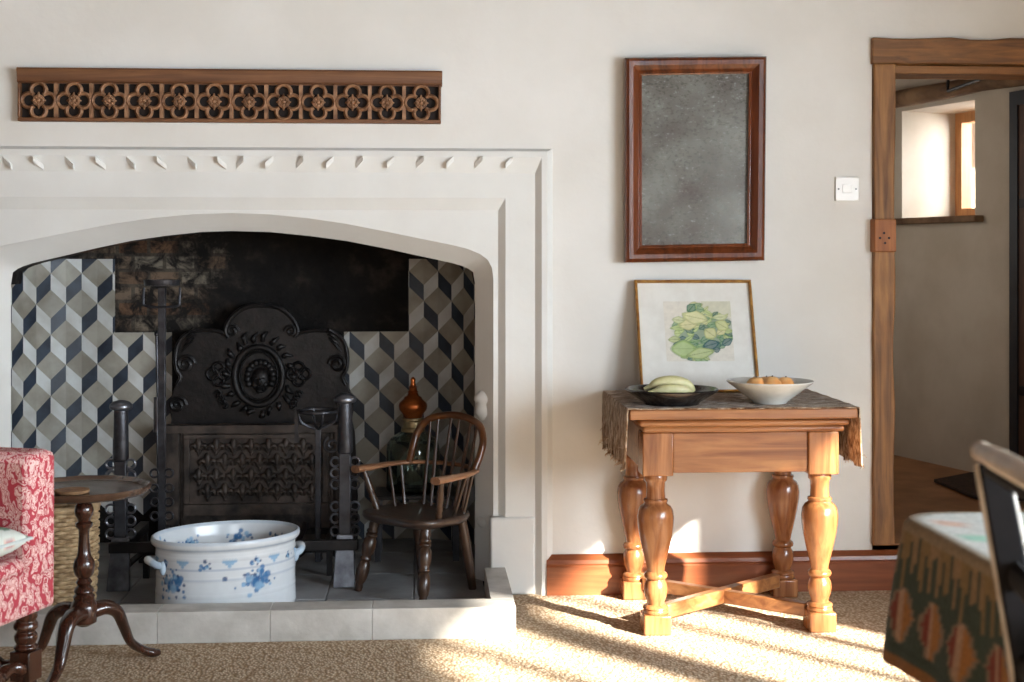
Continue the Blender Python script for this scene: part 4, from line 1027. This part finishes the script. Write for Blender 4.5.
for ang, ln in ((math.radians(36), .22), (math.radians(-104), .225), (math.radians(160), .21)):
    f = MB(); d = Vector((math.cos(ang), math.sin(ang), 0)); zt_ = zz(612)
    pr = [(.02,zt_),(.06,zt_+.004),(.095,zt_-.015),(.115,zt_-.06),(.135,zt_-.105),(.17,.028),(.20,.014),(ln,.012)]
    f.tube(catmull([d*r+Vector((0,0,z)) for r, z in pr], 5), [.028,.026,.022,.0185,.016,.0145,.016,.011], 10, asp=.8); make('leg', f, M['mahog'], wt, smooth=60)
cc = P(72, 491, YT-.06)
f = MB(); f.lathe([(0,.044),(.005,.046),(.008,.045),(.008,.001)], (cc.x, YT-.06, tz-.002), None, 32)
tag(make('coaster', f, M['cork'], loc=(cc.x, YT-.06, tz-.002)), 'round cork coaster lying on the dark tripod table', 'coaster')
YK = 4.345; c = P(63, 600, YK)
bk_ = thing('wicker_basket', 'tall round woven seagrass basket standing between armchair and hearth', 'basket', (c.x, YK, HF))
f = MB()
for k in range(26):
    z = .008+k*.0125; R0 = .086+.012*math.sin(min(1, k/20)*PI*.5)
    pts = [Vector(((R0+.0045*math.sin(t*14+(PI if k % 2 else 0)))*math.cos(t), (R0+.0045*math.sin(t*14+(PI if k % 2 else 0)))*math.sin(t), z)) for t in np.linspace(0, 2*PI, 113)[:-1]]
    f.tube(pts, .0068, 6, closed=True)
f.lathe([(0,.082),(.006,.082),(.01,.002)], n=32)
make('weave', f, M['cane'], bk_, smooth=60)
f = MB(); f.tube([(.100*math.cos(t), .100*math.sin(t), .336) for t in np.linspace(0, 2*PI, 41)[:-1]], .011, 8, closed=True); make('rim', f, M['cane'], bk_)

# ------------------------------------------------------------------ armchair (left foreground)
fv = Vector((.945, -.327, 0)); uv = Vector((.327, .945, 0))      # facing, and along its front towards the fire
cor = P(58, 500, 3.40); AC = Vector((cor.x, 3.40, 0))
yaw_a = math.atan2(uv.y, uv.x)                                   # local x = along front, local -y... 
ac = thing('armchair', 'red and cream floral upholstered armchair with twisted wooden legs', 'armchair', (AC.x, AC.y, 0), yaw_a)
# local: x along the front (0 at far corner, negative nearer), y = away from the front (+y is backwards)
SZ0, SZ1, AZ = .295, .40, P(54, 448, 3.40).z
Wd = .66; Dp = .62
def rbox(x0, x1, y0, y1, z0, z1): m = MB(); m.box(x0, x1, y0, y1, z0, z1); return m
make('seat_base', rbox(-Wd, -.003, .004, Dp, SZ0, SZ1), M['floral'], ac, bevel=.012)
make('seat_cushion', rbox(-Wd+.115, -.115, .002, Dp-.12, SZ1-.01, SZ1+.035), M['floral'], ac, bevel=.02)
make('arm', rbox(-.112, 0, .0, Dp, SZ1-.03, AZ), M['floral'], ac, bevel=.022)
make('arm', rbox(-Wd, -Wd+.112, .0, Dp, SZ1-.03, AZ), M['floral'], ac, bevel=.022)
make('backrest', rbox(-Wd+.1, -.1, Dp-.13, Dp, SZ1-.03, AZ+.22), M['floral'], ac, bevel=.03)
def twist(x0, y0, z0, x1, y1, z1, r=.021, turns=4):
    f = MB(); a = Vector((x0,y0,z0)); b = Vector((x1,y1,z1)); d = (b-a); L = d.length; d.normalize(); X = d.orthogonal().normalized(); Y = d.cross(X); n = 56
    vs = []; fs = []; m = 14
    for i in range(n+1):
        t = i/n; ph = t*turns*2*PI; o = X*math.cos(ph)*r*.32+Y*math.sin(ph)*r*.32
        rr2 = r*(.78+.12*math.sin(ph*2))
        for k in range(m):
            q = 2*PI*k/m; vs.append(a+d*(L*t)+o+X*math.cos(q)*rr2+Y*math.sin(q)*rr2)
    for i in range(n):
        for k in range(m): fs.append((i*m+k, i*m+(k+1) % m, (i+1)*m+(k+1) % m, (i+1)*m+k))
    fs += [tuple(range(m-1,-1,-1)), tuple(n*m+k for k in range(m))]; f.add(vs, fs); return f
for x, y in ((-.055,.05),(-Wd+.055,.05),(-.055,Dp-.05),(-Wd+.055,Dp-.05)):
    f = MB(); f.box(x-.026,x+.026,y-.026,y+.026,.13,.20); f.box(x-.026,x+.026,y-.026,y+.026,0,.05)
    f.lathe([(.05,.02),(.058,.028),(.066,.02),(.075,.024),(.09,.027),(.11,.022),(.118,.028),(.13,.022)], (x,y,0)); f.lathe([(.20,.022),(.208,.029),(.216,.021),(.225,.026),(.236,.027),(.245,.020),(.253,.028),(.262,.028),(.27,.022),(.278,.027),(SZ0,.026)], (x,y,0))
    make('leg', f, M['mahog'], ac, smooth=40, bevel=.002)
for a_, b_ in (((-.055,.05),(-Wd+.055,.05)),((-.055,.05),(-.055,Dp-.05)),((-.055,Dp-.05),(-Wd+.055,Dp-.05)),((-Wd+.055,.05),(-Wd+.055,Dp-.05))):
    A = Vector((a_[0],a_[1],.165)); B = Vector((b_[0],b_[1],.165)); d = (B-A).normalized(); A += d*.024; B -= d*.024
    make('stretcher', twist(*A, *B, .020, 6), M['mahog'], ac, smooth=60)
# cushion
lc = Vector((-.238, .085, SZ1+.045)); Rz = Matrix.Rotation(yaw_a, 4, 'Z'); wl = Rz @ lc + AC
cu = thing('cushion', 'small pale floral cushion lying on the red armchair seat', 'cushion', wl, yaw_a)
def cfn(p):
    u, v = p.x, p.y
    k = math.sin(u*44+1.2*math.sin(v*30))*math.sin(v*50+1.1*math.sin(u*26))
    c0 = Vector(srgb(206,210,200)[:3])
    if k > .55: return Vector(srgb(178,84,84)[:3])
    if k > .42: return Vector(srgb(220,170,150)[:3])
    if k < -.5: return Vector(srgb(110,136,112)[:3])
    return c0
f = MB()
def pil(i, j, s):
    x = (i-.5)*.22; y = (j-.5)*.2; e = (1-(2*i-1)**4)*(1-(2*j-1)**4); return Vector((x*(1-.08*(1-abs(2*j-1))), y*(1-.08*(1-abs(2*i-1))), .036+s*.036*e**.6+ .08*max(0,(i-.4))*0))
f.grid(lambda i, j: pil(i, j, 1), 30, 30); f.grid(lambda i, j: pil(i, j, -1), 30, 30)
o = make('cover', f, M['cushion'], cu, weld=True, smooth=70, colfn=cfn)
f = MB(); e = [(0,k/12) for k in range(12)]+[(k/12,1) for k in range(12)]+[(1,1-k/12) for k in range(12)]+[(1-k/12,0) for k in range(12)]
f.tube([pil(i, j, 1) for i, j in e], .004, 6, closed=True); make('piping', f, M['cushion'], cu, colfn=lambda p: Vector(srgb(196,204,200)[:3]))

# ------------------------------------------------------------------ dining table, kilim, chair (right foreground)
KX0_, KX1_, KYa, KYb, KZ = .725, 1.55, .95, 2.06, .738
dt = thing('dining_table', 'dining table hidden under a patterned kilim in the right foreground', 'table', ((KX0_+KX1_)/2, (KYa+KYb)/2, 0))
f = MB(); f.box(KX0_, KX1_, KYa, KYb, KZ-.03, KZ); make('tabletop', f, M['table_wood'], dt, world=True, bevel=.02)
for x in (KX0_+.09, KX1_-.09):
    for y in (KYa+.09, KYb-.09): f = MB(); f.lathe([(0,.02),(.03,.028),(.1,.022),(.4,.034),(.55,.03),(KZ-.03,.035)], (x,y,0), None, 16); make('leg', f, M['mahog'], dt, world=True)
KC = Vector(((KX0_+KX1_)/2, (KYa+KYb)/2, KZ)); ha, hb_ = (KX1_-KX0_)/2+.006, (KYb-KYa)/2+.006; cr = .06
def rrect(t):
    # rounded rectangle perimeter, t in metres; returns point, outward normal
    segs = [('l',(-ha,-hb_+cr),(-ha,hb_-cr),(-1,0)),('a',(-ha+cr,hb_-cr),PI),('l',(-ha+cr,hb_),(ha-cr,hb_),(0,1)),('a',(ha-cr,hb_-cr),PI/2),('l',(ha,hb_-cr),(ha,-hb_+cr),(1,0)),('a',(ha-cr,-hb_+cr),0),('l',(ha-cr,-hb_),(-ha+cr,-hb_),(0,-1)),('a',(-ha+cr,-hb_+cr),-PI/2)]
    for s in segs:
        L = math.dist(s[1], s[2]) if s[0] == 'l' else cr*PI/2
        if t <= L+1e-9:
            k = t/L
            if s[0] == 'l': return (s[1][0]+(s[2][0]-s[1][0])*k, s[1][1]+(s[2][1]-s[1][1])*k), s[3]
            a = s[2]-k*PI/2; return (s[1][0]+cr*math.cos(a), s[1][1]+cr*math.sin(a)), (math.cos(a), math.sin(a))
        t -= L
    return rrect(0)
PER = 2*(2*ha-2*cr+2*hb_-2*cr)+2*PI*cr
tcorner = 2*hb_-2*cr+cr*PI/4
f = MB(); NP, ND, NT = 420, 44, 26; DROP = .21
vs = []; kcols = []
KO, KG, KR, KY_, KP = [Vector(srgb(*c)[:3]) for c in ((132,108,72),(58,70,60),(122,54,44),(156,106,58),(168,136,110))]
KSHEEN = Vector(srgb(196,196,188)[:3])  # whitish glare on the cloth top, put into its colour
def sidecol(t, d):
    if d < .10: return KO.lerp(KSHEEN, .15)
    fr_ = lambda x: x-math.floor(x)
    if d < .46:
        k = (d-.10)/.36; q = abs(fr_(t/.030)-.5)*2+.12*math.sin(t*90); 
        base = KO.lerp(KP, .25) if fr_(t/.072) < .5 else KO
        return KG if q < k*.95 else base
    if d < .82:
        q = .0525-fr_(t/.105+.15)*.105; k = (d-.64)/.18; step_ = round(abs(k)*5)/5
        w_ = .038*(1-step_*.85)
        if abs(q) < w_:
            if abs(q+.004) < .007: return KP
            return KR if q < .004 else KY_
        if abs(q) < w_+.010: return KP.lerp(KG, .5)
        return KG
    if d < .93: return KG if (d*60) % 2 < 1.3 else KG*.8
    return KY_*.75
for j in range(ND+1):
    d = j/ND
    for i in range(NP):
        t = i/NP*PER; (x, y), (nx, ny) = rrect(t)
        dc = min(abs(t-tcorner), PER-abs(t-tcorner)); cf = math.exp(-(dc/.09)**2)
        rip = .010*math.sin(t*17)+.006*math.sin(t*41+1)
        o_ = .006+d*(.016+.032*cf)+d*d*(rip*.9)
        if d < .06: o_ = .006*math.sin(d/.06*PI/2); zz_ = KC.z+.004-.006*(1-math.cos(d/.06*PI/2))
        else: zz_ = KC.z-.002-(d-.06)*(DROP+.012*cf)
        vs.append(Vector((KC.x+x+nx*o_, KC.y+y+ny*o_, zz_))); kcols.append(sidecol(t, d))
fs = []
for j in range(ND):
    for i in range(NP): fs.append((j*NP+i, j*NP+(i+1) % NP, (j+1)*NP+(i+1) % NP, (j+1)*NP+i))
base_n = len(vs)
for j in range(1, NT):
    k = 1-j/NT
    for i in range(NP):
        (x, y), _ = rrect(i/NP*PER); vs.append(Vector((KC.x+x*k, KC.y+y*k, KC.z+.004))); 
        X_, Y_ = x*k, y*k; q = math.sin(X_*38)*math.sin(Y_*30)
        kcols.append(KSHEEN.lerp(Vector(srgb(130,190,160)[:3]), .7) if q > .72 else KSHEEN.lerp(Vector(srgb(206,150,120)[:3]), .6) if q < -.72 else KSHEEN)
prev = list(range(NP))
for j in range(1, NT):
    cur = [base_n+(j-1)*NP+i for i in range(NP)]
    for i in range(NP): fs.append((prev[i], cur[i], cur[(i+1) % NP], prev[(i+1) % NP]))
    prev = cur
vs.append(KC+Vector((0,0,.004))); kcols.append(KSHEEN)
for i in range(NP): fs.append((prev[i], len(vs)-1, prev[(i+1) % NP]))
f.add(vs, fs)
klm = make('kilim', f, M['kilim'], loc=(KC.x, KC.y, KC.z), smooth=60)
at = klm.data.color_attributes.new('col', 'FLOAT_COLOR', 'POINT'); at.data.foreach_set('color', [c for k in kcols for c in (k[0], k[1], k[2], 1)])
tag(klm, 'green, red and ochre kilim draped over the foreground table', 'cloth')
# chair tucked against the table's near side
ca = math.radians(81.5); topw = P(991, 452, 1.5); 
lx_, ly_ = .19, .235
o0 = Matrix.Rotation(ca, 3, 'Z') @ Vector((lx_, ly_, 0))
dc_ = thing('dining_chair', 'black painted chair with pale edges, blurred in the right foreground', 'chair', (topw.x-o0.x, 1.5-o0.y, 0), ca)
zt_ = topw.z
for sg in (1,-1):
    f = MB(); x = sg*lx_
    pts = [(.165,0,.022),(.17,.25,.022),(.172,.45,.020),(.195,.68,.018),(.235,zt_-.012,.0155)]
    A = []; 
    for (y, z, h) in pts: A.append([(x-.011,y-h,z),(x+.011,y-h,z),(x+.011,y+h,z),(x-.011,y+h,z)])
    vs = [p for r in A for p in r]; fs = []
    for i in range(len(A)-1):
        for k in range(4): fs.append((i*4+k, i*4+(k+1) % 4, i*4+4+(k+1) % 4, i*4+4+k))
    fs += [(3,2,1,0), tuple(len(vs)-4+k for k in range(4))]; f.add(vs, fs); st_ = make('back_post', f, M['black_paint'], dc_, bevel=.003)
    f = MB()
    for s2 in (1,-1): f.tube(catmull([(x-sg*.0, y+s2*h, z) for y, z, h in pts], 5), .0042, 8, asp=1.7, up=(1,0,0))
    make('cream_edge', f, M['pale_edge'], st_)
f = MB(); rl = catmull([(-lx_-.03,.240,zt_-.004),(-.1,.250,zt_+.004),(0,.253,zt_+.006),(.1,.250,zt_+.004),(lx_+.022,.240,zt_-.002)], 6)
f.tube(rl, [.012,.014,.014,.014,.011], 12, asp=.85); f.ell(rl[-1], .012, .013, .0115); make('top_rail', f, M['pale_edge'], dc_, smooth=60)  # pale colour stands in for light reflected off the black rail
f = MB(); f.tube([p+Vector((0,-.004,-.017)) for p in rl[2:-3]], .009, 8); make('rail_underside', f, M['black_paint'], dc_)
f = MB()
for k in range(3): f.tube([(-lx_,.21+.0-.01*k,.78-.1*k),(0,.225-.01*k,.785-.1*k),(lx_,.21-.01*k,.78-.1*k)], .010, 8, asp=1.6, up=(0,0,1))
make('ladder_slat', f, M['black_paint'], dc_)
f = MB(); f.box(-.2,.2,-.2,.175,.44,.465); make('seat', f, M['black_paint'], dc_, bevel=.01)
for sg in (1,-1): f = MB(); f.box(sg*.17-.018,sg*.17+.018,-.185,-.15,0,.44); make('front_leg', f, M['black_paint'], dc_, bevel=.003)
